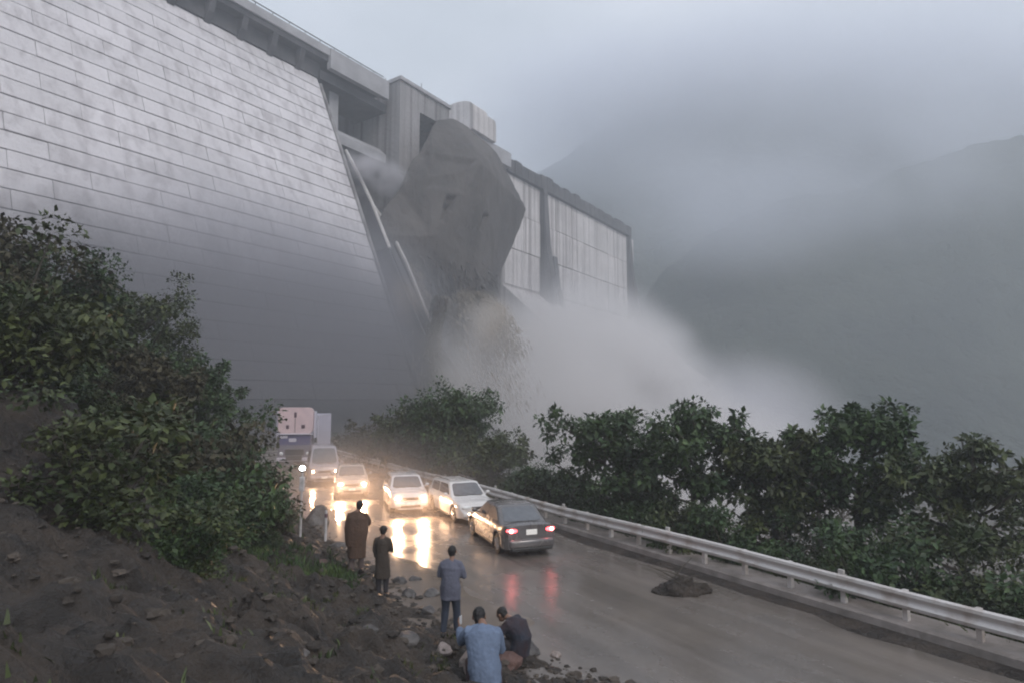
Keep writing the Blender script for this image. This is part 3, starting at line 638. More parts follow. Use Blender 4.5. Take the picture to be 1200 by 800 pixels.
def make_car(name, label, group, loc, yaw, L, W, H, pm, ws, roof, rear, hood, belt, trunk, lights='head', beam=700, plate=True, lamp_z=.66, wheel=.31, tail=False, nose=.30, rack=False):
    """ws=(base y, top y) roof rear=(top y, base y); y forward, origin under the middle"""
    root = empty(name, loc, yaw); tag(root, label, 'car', group)
    hL, hW = L / 2, W / 2; yf, yr = hL - .82, -hL + .86
    def zt(y):
        if y > ws[0]: k = (y - ws[0]) / (hL - ws[0]); return belt + (hood - belt) * k ** .9 - .16 * smooth(.78, 1, k)
        if y < rear[1]: k = (rear[1] - y) / max(.01, hL + rear[1]); return belt + (trunk - belt) * k - .07 * smooth(.8, 1, k)
        return belt
    bm = bmesh.new(); rows = []; NS = 84
    for i in range(NS + 1):
        y = -hL + L * i / NS
        e = max(0, 1 - (hL - abs(y)) / .55); w_ = hW * (1 - (.16 if y > 0 else .11) * e ** 2.2)
        z = zt(y); zb = .22 + .06 * e; arch = 0
        for yw in (yf, yr):
            d = abs(y - yw); ra = wheel + .07
            if d < ra: arch = max(arch, wheel + math.sqrt(ra * ra - d * d))
        zs = max(zb, arch); z5 = max(zb + .10, arch + .02); mid = max(.60, z5 + .02)
        cr_ = .035
        pr = [(0, z + cr_), (.5 * w_, z + cr_ * .8), (.80 * w_, z), (.93 * w_, z - .035), (.985 * w_, z - .12), (w_, mid + .04 if z - .12 > mid + .04 else z - .13), (w_ * 1.0, min(mid, z - .14)), (.99 * w_, min(z5, z - .16)), (.965 * w_, min(zs, z - .17)), (.74 * w_, min(zs, z - .18)), (.72 * w_, .2), (0, .2)]
        rows.append([bm.verts.new((a, y, b)) for a, b in pr] + [bm.verts.new((-a, y, b)) for a, b in pr[-2:0:-1]])
    for a, b in zip(rows, rows[1:]):
        for q in range(len(a)): bm.faces.new((a[q], a[(q + 1) % len(a)], b[(q + 1) % len(a)], b[q]))
    bm.faces.new(rows[0]); bm.faces.new(rows[-1][::-1])
    # cabin
    bw, rw = hW * .93, hW * .76
    zb_, zr = belt - .03, H
    c = [(-bw, rear[1], zb_), (bw, rear[1], zb_), (bw, ws[0], zb_), (-bw, ws[0], zb_), (-rw, rear[0], zr - .04), (rw, rear[0], zr - .04), (rw * .97, ws[1], zr - .02), (-rw * .97, ws[1], zr - .02)]
    cb = bmesh.new(); vs = hexa(cb, [Vector(p) for p in c])
    bmesh.ops.bevel(cb, geom=[e for e in cb.edges if max(v.co.z for v in e.verts) > zb_ + .1], offset=.07, segments=3, affect='EDGES', profile=.5)
    mt = bpy.data.meshes.new('x'); cb.to_mesh(mt); cb.free(); bm.from_mesh(mt); bpy.data.meshes.remove(mt)
    bmesh.ops.recalc_face_normals(bm, faces=bm.faces)
    body = link('body', to_mesh(bm, 'body', False), pm, root)
    for p in body.data.polygons: p.use_smooth = True
    md = body.modifiers.new('e', 'EDGE_SPLIT'); md.split_angle = R(38)
    C_ = [Vector(p) for p in c]
    def pane(nm, q, u0, u1, v0, v1, m, lift=.012):
        # q: bottom-left, bottom-right, top-right, top-left seen from outside
        def at(u, v): return (q[0] * (1 - u) + q[1] * u) * (1 - v) + (q[3] * (1 - u) + q[2] * u) * v
        nrm = (q[1] - q[0]).cross(q[3] - q[0]).normalized()
        b = bmesh.new(); n_ = 20; pts = []
        for k in range(n_):
            a = 2 * math.pi * (k + .5) / n_; cx, cy = math.cos(a), math.sin(a)
            sx = math.copysign(abs(cx) ** .22, cx); sy = math.copysign(abs(cy) ** .22, cy)
            pts.append(at((u0 + u1) / 2 + sx * (u1 - u0) / 2, (v0 + v1) / 2 + sy * (v1 - v0) / 2) + nrm * lift)
        tv = [b.verts.new(p) for p in pts]; lo_ = [b.verts.new(p - nrm * .02) for p in pts]
        b.faces.new(tv)
        for k in range(n_): b.faces.new((tv[k], lo_[k], lo_[(k + 1) % n_], tv[(k + 1) % n_]))
        bmesh.ops.recalc_face_normals(b, faces=b.faces)
        return build(nm, b, m, root)
    pane('windscreen', [C_[2], C_[3], C_[7], C_[6]], .07, .93, .10, .90, M['windscreen'])
    pane('rear_window', [C_[0], C_[1], C_[5], C_[4]], .09, .91, .14, .88, M['windscreen'])
    for sgn, q in ((1, [C_[1], C_[2], C_[6], C_[5]]), (-1, [C_[3], C_[0], C_[4], C_[7]])):
        for u0, u1 in ((.09, .47), (.50, .92)): pane('side_window', q, u0, u1, .16, .86, M['glass'])
    def P_(nm, m, fn, par=None, sm=False):
        b = bmesh.new(); fn(b); return build(nm, b, m, par or root, sm)
    tops = {}
    for sx in (-1, 1):
        for yw in (yf, yr):
            def ty(b):
                for r0, r1, x0, x1 in ((wheel, wheel, -.10, .10),):
                    tube(b, [(sx * (hW - .13) + x, yw, wheel) for x in (-.105, -.08, .08, .105)], [wheel - .03, wheel, wheel, wheel - .03], 24)
            w1 = P_('wheel', M['tyre'], ty, sm=False)
            def rm(b):
                tube(b, [(sx * (hW - .035), yw, wheel), (sx * (hW - .018), yw, wheel)], [wheel * .66, wheel * .60], 20)
                for k in range(5):
                    a = 2 * math.pi * k / 5; box(b, (sx * (hW - .012), yw + math.sin(a) * wheel * .36, wheel + math.cos(a) * wheel * .36), (.02, .045, wheel * .5), M=None)
            def rm2(b):
                tube(b, [(sx * (hW - .035), yw, wheel), (sx * (hW - .020), yw, wheel)], [wheel * .68, wheel * .62], 22)
                for k in range(6):
                    a = 2 * math.pi * k / 6
                    tube(b, [(sx * (hW - .012), yw, wheel), (sx * (hW - .012), yw + math.sin(a) * wheel * .62, wheel + math.cos(a) * wheel * .62)], [.028, .02], 6)
            P_('rim', M['rim'], rm2, w1)
        # lamps
        hx = sx * (hW - .30)
        P_('headlight', M[lights], lambda b: ball(b, (hx, hL - .075, lamp_z), (.19 if lights != 'head' else .12, .10, .085), 14), sm=True)
        tl = P_('tail_light', M['tail'] if tail else M['tail0'], lambda b: ball(b, (sx * (hW - .26), -hL + .07, trunk - .19), (.20, .10, .085), 14), sm=True)
        if tail: P_('lamp_core', M['tailcore'], lambda b: ball(b, (sx * (hW - .20), -hL + .0, trunk - .19), (.075, .05, .055), 10), tl, True)
        P_('wing_mirror', pm, lambda b: (ball(b, (sx * (hW + .10), ws[0] - .32, belt + .10), (.10, .06, .075), 10), tube(b, [(sx * (hW - .08), ws[0] - .30, belt + .02), (sx * (hW + .06), ws[0] - .32, belt + .07)], [.025, .025], 6)), sm=True)
        for yy in (ws[0] - 1.15, ws[0] - 2.0):
            P_('door_handle', M['chrome'], lambda b: box(b, (sx * (hW + .012), yy, belt - .13), (.03, .17, .03), bevel=.008))
        P_('side_skirt', M['trim'], lambda b: box(b, (sx * (hW - .03), (yf + yr) / 2, .24), (.05, yf - yr - .86, .09), bevel=.01))
    P_('grille', M['trim'], lambda b: box(b, (0, hL - .01, lamp_z - .02), (W * .40, .05, .11), bevel=.015))
    P_('front_bumper', pm, lambda b: box(b, (0, hL - .03, .40), (W * .84, .20, .22), bevel=.07), sm=True)
    P_('air_intake', M['trim'], lambda b: box(b, (0, hL + .068, .34), (W * .5, .02, .09), bevel=.008))
    P_('rear_bumper', pm, lambda b: box(b, (0, -hL + .03, .43), (W * .86, .22, .28), bevel=.08), sm=True)
    P_('bumper_valance', M['trim'], lambda b: box(b, (0, -hL + .0, .27), (W * .78, .17, .10), bevel=.03))
    if plate:
        P_('number_plate', M['plate'], lambda b: box(b, (0, -hL - .005, trunk - .25), (.36, .03, .16), bevel=.008))
        P_('number_plate', M['plate'], lambda b: box(b, (0, hL + .075, .44), (.34, .02, .12), bevel=.006))
    P_('wiper', M['trim'], lambda b: (tube(b, [(-.5, ws[0] + .0, belt + .03), (.05, ws[0] - .12, belt + .09)], [.012, .01], 5), tube(b, [(.1, ws[0] + .0, belt + .03), (.6, ws[0] - .12, belt + .09)], [.012, .01], 5)))
    if rack: P_('roof_rail', M['chrome'], lambda b: [tube(b, [(s_ * rw * .9, rear[0] + .1, H + .04), (s_ * rw * .9, ws[1] - .1, H + .04)], [.02, .02], 6) for s_ in (-1, 1)])
    if lights == 'head' and beam:
        for sx in (-1, 1):
            l = bpy.data.lights.new('headlight_beam', 'SPOT'); l.energy = beam; l.color = (1, .60, .34); l.spot_size = R(95); l.spot_blend = .9; l.shadow_soft_size = .09
            lo_ = bpy.data.objects.new('headlight_beam', l); COL.objects.link(lo_); lo_.parent = root
            lo_.location = (sx * (hW - .30), hL + .12, lamp_z); lo_.rotation_euler = (R(84), 0, 0)
    return root
M['tail0'] = mat('unlit_tail_lamp', (.25, .02, .02), rough=.15)
ROAD_YAW = math.atan2(TA.y, TA.x) - math.pi / 2      # away along the road
CARS = 'cars on the flooded road'
g = Vector((-.16, 21.7, 0))
sed = make_car('sedan', 'dark silver sedan seen from behind with both red tail lights lit', CARS, g, R(20), 4.5, 1.74, 1.43, paint('dark_silver_paint', (.15, .14, .14), .35),
         (1.05, .30), 0, (-.85, -1.62), .74, .93, 1.02, lights='headdim', tail=True)
g = Vector((-2.2, 26.7, 0))
make_car('parked_hatchback', 'white estate car facing the camera nose to nose with the dark sedan', CARS, g, math.pi + R(25), 4.4, 1.68, 1.47, paint('white_paint', (.72, .70, .69)),
         (1.10, .35), 0, (-1.75, -2.05), .78, .93, .95, lights='headdim', rack=True)
g = G(470, 601); 
make_car('oncoming_hatchback', 'white car with bright headlights driving between the parked estate and the farthest headlights', CARS, (-4.95, 28.9, 0), math.pi + R(17), 4.1, 1.68, 1.47, paint('pearl_white_paint', (.66, .64, .65)),
         (.95, .30), 0, (-1.6, -1.95), .80, .95, .97, beam=650)
make_car('oncoming_saloon', 'pale car with two glaring headlights second farthest on the road', CARS, (-8.6, 33.4, 0), math.pi + R(16), 4.3, 1.72, 1.46, paint('beige_paint', (.42, .38, .36)),
         (.95, .30), 0, (-1.2, -1.8), .80, .95, .99, beam=650)
van = make_car('grey_minivan', 'rounded grey minivan in front of the tall pink crowned truck', CARS, (-11.6, 38.2, 0), math.pi + R(20), 4.4, 1.85, 2.15, paint('lilac_grey_paint', (.34, .32, .36)),
         (1.75, 1.05), 0, (-1.9, -2.1), .98, 1.12, 1.15, lights='head', beam=150, lamp_z=.78)

# ------------------------------------------------------------------ roadside post lamp, marker post, sign board
M['lampglass'] = mat('white_lamp_glass', (.9, .9, .9), rough=.2, emis=(.95, 1, .95), estr=22)
M['post'] = mat('pale_painted_post', (.62, .60, .62), (.40, .38, .38), rough=.5, scale=6)
M['pinkboard'] = mat('pink_white_board', (.74, .56, .56), (.64, .48, .50), rough=.5, scale=2)
M['blueboard'] = mat('blue_sign_paint', (.07, .08, .20), (.12, .10, .20), rough=.4, scale=5)
M['whitepaint'] = mat('white_sign_paint', (.62, .58, .66), rough=.45)
M['darkmark'] = mat('dark_sign_print', (.12, .07, .09), rough=.6)
def stand(px, d, z=None):
    p = P(px, 470, d); t, n = tn(p.x, p.y); return Vector((p.x, p.y, bank(t, n) if z is None else z))
b0 = stand(357, 22.0)
lp = empty('post_lamp', b0); tag(lp, 'small bright white lamp on a pale post at the foot of the dark bank', 'lamp')
hz_ = 2.45 - b0.z
bm = bmesh.new(); tube(bm, [(0, 0, -.1), (0, 0, hz_ - .12)], [.045, .035], 8); build('post', bm, M['post'], lp)
bm = bmesh.new(); box(bm, (0, 0, hz_ - .55), (.16, .14, .5), bevel=.02); build('junction_box', bm, M['post'], lp)
bm = bmesh.new(); ball(bm, (0, 0, hz_), (.10, .10, .085), 12); build('lamp_glass', bm, M['lampglass'], lp, True)
bm = bmesh.new(); tube(bm, [(0, 0, hz_ - .14), (0, 0, hz_ - .07)], [.05, .085], 10); build('lamp_base', bm, M['trim'], lp)
b0 = stand(386, 21.6, 0); mk = empty('marker_post', b0); tag(mk, 'thin pale marker post standing at the road edge beside the dark mound', 'marker post')
bm = bmesh.new(); tube(bm, [(0, 0, -.1), (0, 0, 1.05)], [.05, .045], 8); build('post', bm, M['post'], mk)
bm = bmesh.new(); tube(bm, [(0, 0, .82), (0, 0, .95)], [.056, .056], 8); build('reflective_band', bm, M['darkmark'], mk)
def rrect(bm, x0, x1, z0, z1, y0, y1, r, seg=5):
    pts = []
    for cx, cz, a0 in ((x1 - r, z1 - r, 0), (x0 + r, z1 - r, 90), (x0 + r, z0 + r, 180), (x1 - r, z0 + r, 270)):
        for k in range(seg + 1):
            a = R(a0 + 90 * k / seg); pts.append((cx + r * math.cos(a), cz + r * math.sin(a)))
    A_ = [bm.verts.new((x, y0, z)) for x, z in pts]; B_ = [bm.verts.new((x, y1, z)) for x, z in pts]
    n_ = len(pts)
    for k in range(n_): bm.faces.new((A_[k], A_[(k + 1) % n_], B_[(k + 1) % n_], B_[k]))
    bm.faces.new(A_[::-1]); bm.faces.new(B_); bmesh.ops.recalc_face_normals(bm, faces=bm.faces)

# tall cargo truck at the head of the queue: pinkish crown panel over the cab, blue tinted windscreen, pale cargo box
tp = G(352, 545); tp = Vector((-15.6, 45.2, 0))
TY = math.pi + R(8)
tk = empty('cargo_truck', tp, TY); tag(tk, 'tall cargo truck with a rounded pinkish crown panel and blue windscreen behind the grey minivan', 'truck')
def K_(nm, m, fn, par=None, sm=False):
    b = bmesh.new(); fn(b); return build(nm, b, m, par or tk, sm)
M['cargo'] = mat('pale_lilac_cargo_box', (.50, .47, .53), (.40, .37, .42), rough=.5, scale=2)
M['cab'] = mat('faded_truck_cab_paint', (.22, .20, .24), (.16, .14, .18), rough=.4, scale=2, coat=.4)
K_('cargo_box', M['cargo'], lambda b: box(b, (0, -4.2, 2.45), (2.5, 6.2, 2.7), bevel=.05))
for k in range(9):
    for sx in (-1, 1): K_('side_rib', M['whitepaint'], lambda b: box(b, (sx * 1.27, -7.0 + k * .72, 2.45), (.05, .09, 2.5), bevel=.01))
K_('chassis', M['trim'], lambda b: box(b, (0, -3.0, .82), (1.1, 8.4, .32), bevel=.02))
K_('cab', M['cab'], lambda b: box(b, (0, .0, 1.65), (2.36, 1.9, 1.75), bevel=.10), sm=False)
cp = K_('crown_panel', M['pinkboard'], lambda b: rrect(b, -1.22, 1.18, 2.52, 4.38, .62, 1.05, .34, 6))
for x_, z_, w_, h_ in ((0, 3.85, .18, .38), (.52, 3.0, .2, .26), (-.55, 3.02, .26, .26)):
    K_('painted_mark', M['darkmark'], lambda b: rrect(b, x_ - w_ / 2, x_ + w_ / 2, z_ - h_ / 2, z_ + h_ / 2, 1.055, 1.07, .05), cp)
K_('panel_seam', M['darkmark'], lambda b: box(b, (0, 1.06, 3.1), (.03, .02, 1.0)), cp)
K_('trim_rail', M['whitepaint'], lambda b: box(b, (0, 1.08, 2.50), (2.5, .08, .07), bevel=.01), cp)
for sx in (-1, 1): K_('corner_frame', M['whitepaint'], lambda b: box(b, (sx * 1.30, .55, 2.95), (.10, .5, 2.3), bevel=.03))
K_('windscreen', M['blueboard'], lambda b: rrect(b, -1.05, 1.05, 1.72, 2.44, .93, .965, .12))
K_('windscreen_sticker', M['whitepaint'], lambda b: rrect(b, -.1, .42, 1.95, 2.2, .968, .98, .05))
K_('windscreen_sticker', M['whitepaint'], lambda b: rrect(b, .5, 1.0, 2.2, 2.4, .968, .98, .05))
K_('grille', M['trim'], lambda b: box(b, (0, .96, 1.22), (1.3, .06, .42), bevel=.02))
K_('bumper', M['whitepaint'], lambda b: box(b, (0, 1.02, .72), (2.4, .22, .26), bevel=.05))
for sx in (-1, 1):
    K_('headlight', M['headdim'], lambda b: ball(b, (sx * .92, .97, 1.12), (.15, .07, .13), 12), sm=True)
    K_('wing_mirror', M['trim'], lambda b: (box(b, (sx * 1.42, .95, 2.05), (.18, .06, .36), bevel=.02), tube(b, [(sx * 1.15, .9, 2.1), (sx * 1.4, .95, 2.1)], [.02, .02], 6)))
    K_('side_window', M['glass'], lambda b: box(b, (sx * 1.185, .1, 2.0), (.02, .95, .6), bevel=.005))
    for yw in (.1, -5.2, -6.4):
        wh = K_('wheel', M['tyre'], lambda b: tube(b, [(sx * 1.12 + x, yw, .5) for x in (-.15, -.11, .11, .15)], [.44, .5, .5, .44], 22))
        K_('rim', M['rim'], lambda b: tube(b, [(sx * 1.26, yw, .5), (sx * 1.29, yw, .5)], [.27, .22], 16), wh)

# ------------------------------------------------------------------ people
M['skin'] = mat('brown_skin', (.20, .11, .075), (.24, .135, .09), rough=.55, scale=8)
M['hair'] = mat('black_hair', (.012, .010, .010), rough=.55, bump=.4, bscale=60, scale=10)
def cloth(name, c, c2=None): return mat(name, c, c2 or tuple(x * .7 for x in c), rough=.85, scale=3.5, detail=6, bump=.5, bscale=9, bdist=.03)
def hand(bm, wrist, d, palmn, k=1.0, curl=.5):
    """palm, four unequal bent fingers and a thumb from its side; d = pointing direction, palmn = palm normal"""
    d = Vector(d).normalized(); pn = Vector(palmn); pn = (pn - d * pn.dot(d)).normalized(); s = d.cross(pn)
    w0 = Vector(wrist)
    tube(bm, [w0, w0 + d * .03 * k, w0 + d * .09 * k, w0 + d * .10 * k], [(.016 * k, .026 * k), (.015 * k, .036 * k), (.013 * k, .042 * k), (.010 * k, .038 * k)], 10, flat=pn)
    for i, L in enumerate((.068, .078, .072, .056)):
        p0 = w0 + d * .088 * k + s * (.031 - .0215 * i) * k; a1 = curl * (.5 + .12 * i)
        d1 = (d * math.cos(a1) + pn * math.sin(a1) + s * (.12 - .08 * i)).normalized(); d2 = (d * math.cos(a1 * 2.1) + pn * math.sin(a1 * 2.1)).normalized()
        tube(bm, [p0, p0 + d1 * L * .5 * k, p0 + d1 * L * .5 * k + d2 * L * .5 * k], [.0092 * k, .0085 * k, .0065 * k], 7)
    p0 = w0 + d * .035 * k + s * .030 * k; dt = (d * .65 + s * .65 + pn * .35).normalized()
    tube(bm, [p0, p0 + dt * .035 * k, p0 + dt * .04 * k + (d + pn * .5).normalized() * .03 * k], [.013 * k, .011 * k, .008 * k], 7)
def head(bm, c, look, k=1.0, tilt=0.0):
    """skull, jaw, nose, ears, lips and sockets; look = facing direction"""
    f = Vector(look).normalized(); up0 = Vector((0, 0, 1)); s = f.cross(up0).normalized(); u = s.cross(f)
    if tilt: u = (u + s * tilt).normalized(); s = f.cross(u).normalized()
    Mx = Matrix((s, f, u)).transposed(); c = Vector(c)
    def at(x, y, z): return c + Mx @ Vector((x * k, y * k, z * k))
    ball(bm, at(0, -.012, .02), (.076 * k, .096 * k, .098 * k), 18, Mx); ball(bm, at(0, .022, -.045), (.056 * k, .066 * k, .072 * k), 16, Mx)
    tube(bm, [at(0, .082, .018), at(0, .108, -.018), at(0, .088, -.026)], [.010 * k, .015 * k, .010 * k], 8)
    for q in (-1, 1): ball(bm, at(q * .078, -.004, -.005), (.011 * k, .021 * k, .033 * k), 10, Mx); ball(bm, at(q * .030, .074, .030), (.020 * k, .012 * k, .009 * k), 8, Mx)
    ball(bm, at(0, .086, -.052), (.024 * k, .008 * k, .007 * k), 8, Mx); ball(bm, at(0, .074, -.088), (.024 * k, .018 * k, .016 * k), 8, Mx)
    return at, Mx
def eyes(at, Mx, par, k=1.0):
    for q in (-1, 1):
        bm = bmesh.new(); ball(bm, at(q * .030, .079, .012), (.012 * k, .008 * k, .008 * k), 8, Mx); build('eye', bm, M['eye'], par, True)
M['eye'] = mat('dark_eye', (.02, .015, .012), rough=.2)
def hairdo(at, Mx, par, m, k=1.0, full=1.0, z=.034):
    bm = bmesh.new()
    ball(bm, at(0, -.022, z), (.081 * k * full, .094 * k * full, .089 * k * full), 18, Mx)
    ball(bm, at(0, -.055, -.012), (.070 * k * full, .058 * k * full, .066 * k * full), 14, Mx)
    me = remeshed(bm, .012, 2, 'hair')
    puffed(me, lambda c: .009 * noise.noise(c * 30) + .004 * noise.noise(c * 70))
    return link('hair', me, m, par)
def person(label, loc, yaw, J, look, outfit, k=1.0, group=None, robe=None, hair='hair', headdress=None, shoe=True):
    """J = joints in the person's own space: facing +y, feet at z 0"""
    root = empty('person', loc, yaw); tag(root, label, 'person', group)
    j = {a: Vector(b) * k for a, b in J.items()}
    bm = bmesh.new()
    spine = [j['pelvis'], j['waist'], j['chest'], j['neck']]
    up_ = (1, 0, 0)
    tube(bm, [j['pelvis'] - (j['waist'] - j['pelvis']) * .5] + spine, [(.14 * k, .10 * k), (.165 * k, .115 * k), (.14 * k, .10 * k), (.175 * k, .11 * k), (.062 * k, .06 * k)], 16, flat=up_)
    tube(bm, [j['neck'] - (j['head'] - j['neck']) * .3, j['head']], [.058 * k, .052 * k], 10)
    for s in 'LR':
        tube(bm, [j['chest'].lerp(j['sh' + s], .6), j['sh' + s], j['sh' + s].lerp(j['el' + s], .35), j['el' + s], j['el' + s].lerp(j['wr' + s], .3), j['wr' + s]], [.055 * k, .056 * k, .050 * k, .038 * k, .040 * k, .026 * k], 10)
        tube(bm, [j['hip' + s] + Vector((0, 0, .06 * k)), j['hip' + s], j['hip' + s].lerp(j['kn' + s], .4), j['kn' + s], j['kn' + s].lerp(j['an' + s], .35), j['an' + s]], [.085 * k, .088 * k, .076 * k, .055 * k, .056 * k, .035 * k], 12)
        fd = Vector(J.get('toe' + s, (j['an' + s] / k + Vector((0, .17, -.07))))) * k
        a = j['an' + s]; tube(bm, [a + Vector((0, -.03, -.045)) * k, a + Vector((0, .02, -.035)) * k, fd.lerp(a, .35) + Vector((0, 0, -.018)) * k, fd], [(.034 * k, .036 * k), (.038 * k, .040 * k), (.043 * k, .030 * k), (.034 * k, .018 * k)], 10, flat=up_)
        hand(bm, j['wr' + s], J.get('hd' + s, j['wr' + s] - j['el' + s]), J.get('pn' + s, (0, 0, -1)), k, J.get('curl', .5))
    k2 = k * 1.07; at, Mx = head(bm, j['head'] + (j['head'] - j['neck']).normalized() * .065 * k, look, k2)
    link('body', remeshed(bm, .0078, 2, 'body'), M['skin'], root); eyes(at, Mx, root, k2)
    if hair: hairdo(at, Mx, root, M[hair], k2)
    if headdress: headdress(at, Mx, root, k2)
    # upper garment: torso, skirt of the shirt and both sleeves in one surface
    o = outfit; bm = bmesh.new(); ex_ = o.get('ease', 1.12)
    hem = [Vector(v) * k for v in o['hem']]; hr = o['hemr']
    pts = [j['neck'] - (j['neck'] - j['chest']) * .18, j['chest'] + (j['neck'] - j['chest']) * .45, j['chest'], j['waist'], j['pelvis']] + hem
    rad = [(.075, .07), (.17, .115), (.20 * ex_, .135 * ex_), (.165 * ex_, .13 * ex_), (.185 * ex_, .145 * ex_)] + hr
    tube(bm, pts, [(a * k, b * k) for a, b in rad], 20, flat=up_)
    for s in 'LR':
        tube(bm, [j['neck'] - (j['neck'] - j['chest']) * .15, j['sh' + s] * .85 + j['neck'] * .15], [.055 * k, .062 * k], 10)
        cu = j['wr' + s].lerp(j['el' + s], o.get('cuff', .12))
        tube(bm, [j['chest'].lerp(j['sh' + s], .5), j['sh' + s] + Vector((0, 0, .008)), j['sh' + s].lerp(j['el' + s], .4), j['el' + s], j['el' + s].lerp(cu, .5), cu], [r * k * o.get('sl', 1) for r in (.062, .066, .066, .058, .054, .046)], 12)
    me = remeshed(bm, .013, 3, 'shirt')
    puffed(me, lambda c: (.014 * noise.noise(Vector((c.x * 9, c.y * 9, c.z * 3.0 + k * 7))) + .006 * noise.noise(c * 22)))
    link(o['name'], me, o['mat'], root)
    # trousers
    bm = bmesh.new(); tl = o.get('trw', 1.0)
    tube(bm, [j['pelvis'] + (j['waist'] - j['pelvis']) * .25, j['pelvis'], j['pelvis'].lerp((j['hipL'] + j['hipR']) / 2, .9)], [(.165 * k, .12 * k), (.18 * k, .13 * k), (.16 * k, .11 * k)], 16, flat=up_)
    for s in 'LR':
        an = j['an' + s] + Vector((0, 0, .02 * k))
        tube(bm, [j['hip' + s] + Vector((0, 0, .08 * k)), j['hip' + s], j['hip' + s].lerp(j['kn' + s], .45), j['kn' + s], j['kn' + s].lerp(an, .5), an], [r * k * tl for r in (.09, .102, .092, .075, .068, .062)], 14)
    me = remeshed(bm, .013, 3, 'trousers')
    puffed(me, lambda c: .010 * noise.noise(Vector((c.x * 12, c.y * 12, c.z * 6))))
    link('trousers', me, o['legs'], root)
    for s in 'LR':
        bm = bmesh.new(); a = j['an' + s]; fd = Vector(J.get('toe' + s, (a / k + Vector((0, .17, -.07))))) * k
        tube(bm, [a + Vector((0, -.055, -.035)) * k, a + Vector((0, -.01, -.032)) * k, fd.lerp(a, .4) + Vector((0, 0, -.02)) * k, fd + Vector((0, .02, .0)) * k], [(.036 * k, .040 * k), (.045 * k, .045 * k), (.050 * k, .036 * k), (.036 * k, .022 * k)], 12, flat=up_)
        build('shoe', bm, M['shoe'], root, True)
    return root, j, at, Mx
M['shoe'] = mat('dark_shoe', (.03, .026, .024), rough=.5)
STAND = dict(pelvis=(0, 0, .95), waist=(0, 0, 1.10), chest=(0, .0, 1.32), neck=(0, .01, 1.49), head=(0, .025, 1.57),
             shL=(-.185, 0, 1.385), shR=(.185, 0, 1.385), elL=(-.24, .02, 1.14), elR=(.24, .02, 1.14), wrL=(-.23, .12, .90), wrR=(.23, .12, .90),
             hipL=(-.09, 0, .90), hipR=(.09, 0, .90), knL=(-.10, .02, .50), knR=(.10, .02, .50), anL=(-.11, -.01, .09), anR=(.11, -.01, .09))
def foot(px, py, d):
    p = P(px, py, d); t, n = tn(p.x, p.y); return Vector((p.x, p.y, bank(t, n) if n > toe(t) else 0.0))
G1 = 'people standing on the bank watching the flood'
brown = cloth('brown_wool_shawl', (.105, .060, .040)); olive = cloth('dark_olive_cloth', (.060, .045, .035))
# man in a long robe under a shawl, both forearms raised in front of the chest
J1 = dict(STAND, elL=(-.26, .10, 1.16), elR=(.27, .10, 1.18), wrL=(-.12, .30, 1.30), wrR=(.12, .30, 1.34), anL=(-.12, -.03, .09), anR=(.10, .05, .09), head=(.03, .03, 1.57))
f1 = foot(420, 560, 16.6)
pr, jj, at, Mx = person('man in a long brown robe and shawl, his back turned, tallest on the verge', f1, R(6), J1, (.25, 1, .12),
    dict(name='robe', mat=brown, legs=cloth('pale_trousers', (.16, .12, .11)), hem=[(0, 0, .72), (0, 0, .38)], hemr=[(.225, .17), (.225, .185)], ease=1.22, sl=1.25, trw=1.1), k=1.08, group=G1)
bm = bmesh.new()   # shawl hanging from the shoulders over the back and the left arm
tube(bm, [Vector((.0, -.0, 1.60)), Vector((0, -.01, 1.55)), Vector((0, -.01, 1.44)), Vector((-.02, -.01, 1.15)), Vector((-.03, -.01, .86)), Vector((-.05, -.01, .70))], [(.09, .09), (.17, .12), (.28, .18), (.315, .21), (.29, .20), (.255, .185)], 24, flat=(1, 0, 0))
me = remeshed(bm, .014, 2, 'shawl')
puffed(me, lambda c: (.02 * noise.noise(Vector((c.x * 8, c.y * 8, c.z * 1.8))) + .007 * noise.noise(c * 20)))
link('shawl', me, brown, pr)
# slighter figure in dark olive, arms close, a bundle at the hip
J2 = dict(STAND, wrL=(-.20, .10, .92), wrR=(.12, .26, 1.12), elR=(.23, .06, 1.14), anL=(-.09, 0, .09), anR=(.09, .04, .09))
f2 = foot(450, 560, 15.3)
def cap(at, Mx, par, k):
    bm = bmesh.new(); ball(bm, at(0, -.02, .055), (.088 * k, .10 * k, .062 * k), 16, Mx); tube(bm, [at(0, -.02, .030), at(0, -.02, .055)], [.102 * k, .098 * k], 18); build('cap', bm, M['cap'], par, True)
M['cap'] = cloth('dark_wool_cap', (.03, .024, .02))
person('slim figure in a dark olive long shirt standing right of the robed man', f2, R(-14), J2, (-.2, 1, .1),
    dict(name='long_shirt', mat=olive, legs=cloth('dark_trousers', (.04, .035, .04)), hem=[(0, 0, .74), (0, .01, .48)], hemr=[(.19, .15), (.215, .175)], ease=1.0), k=.97, group=G1, headdress=cap)
bp = f2 + Vector((-.34, -.1, 0)); 
bm = bmesh.new(); ball(bm, (0, 0, .24), (.20, .17, .20), 14); ball(bm, (.03, 0, .38), (.11, .10, .12), 12)
me = remeshed(bm, .02, 2, 'cloth_bundle')
puffed(me, lambda c: .03 * noise.noise(c * 9))
o = link('cloth_bundle', me, olive); o.location = bp; tag(o, 'dark brown cloth bundle set down beside the slim olive figure', 'bundle')
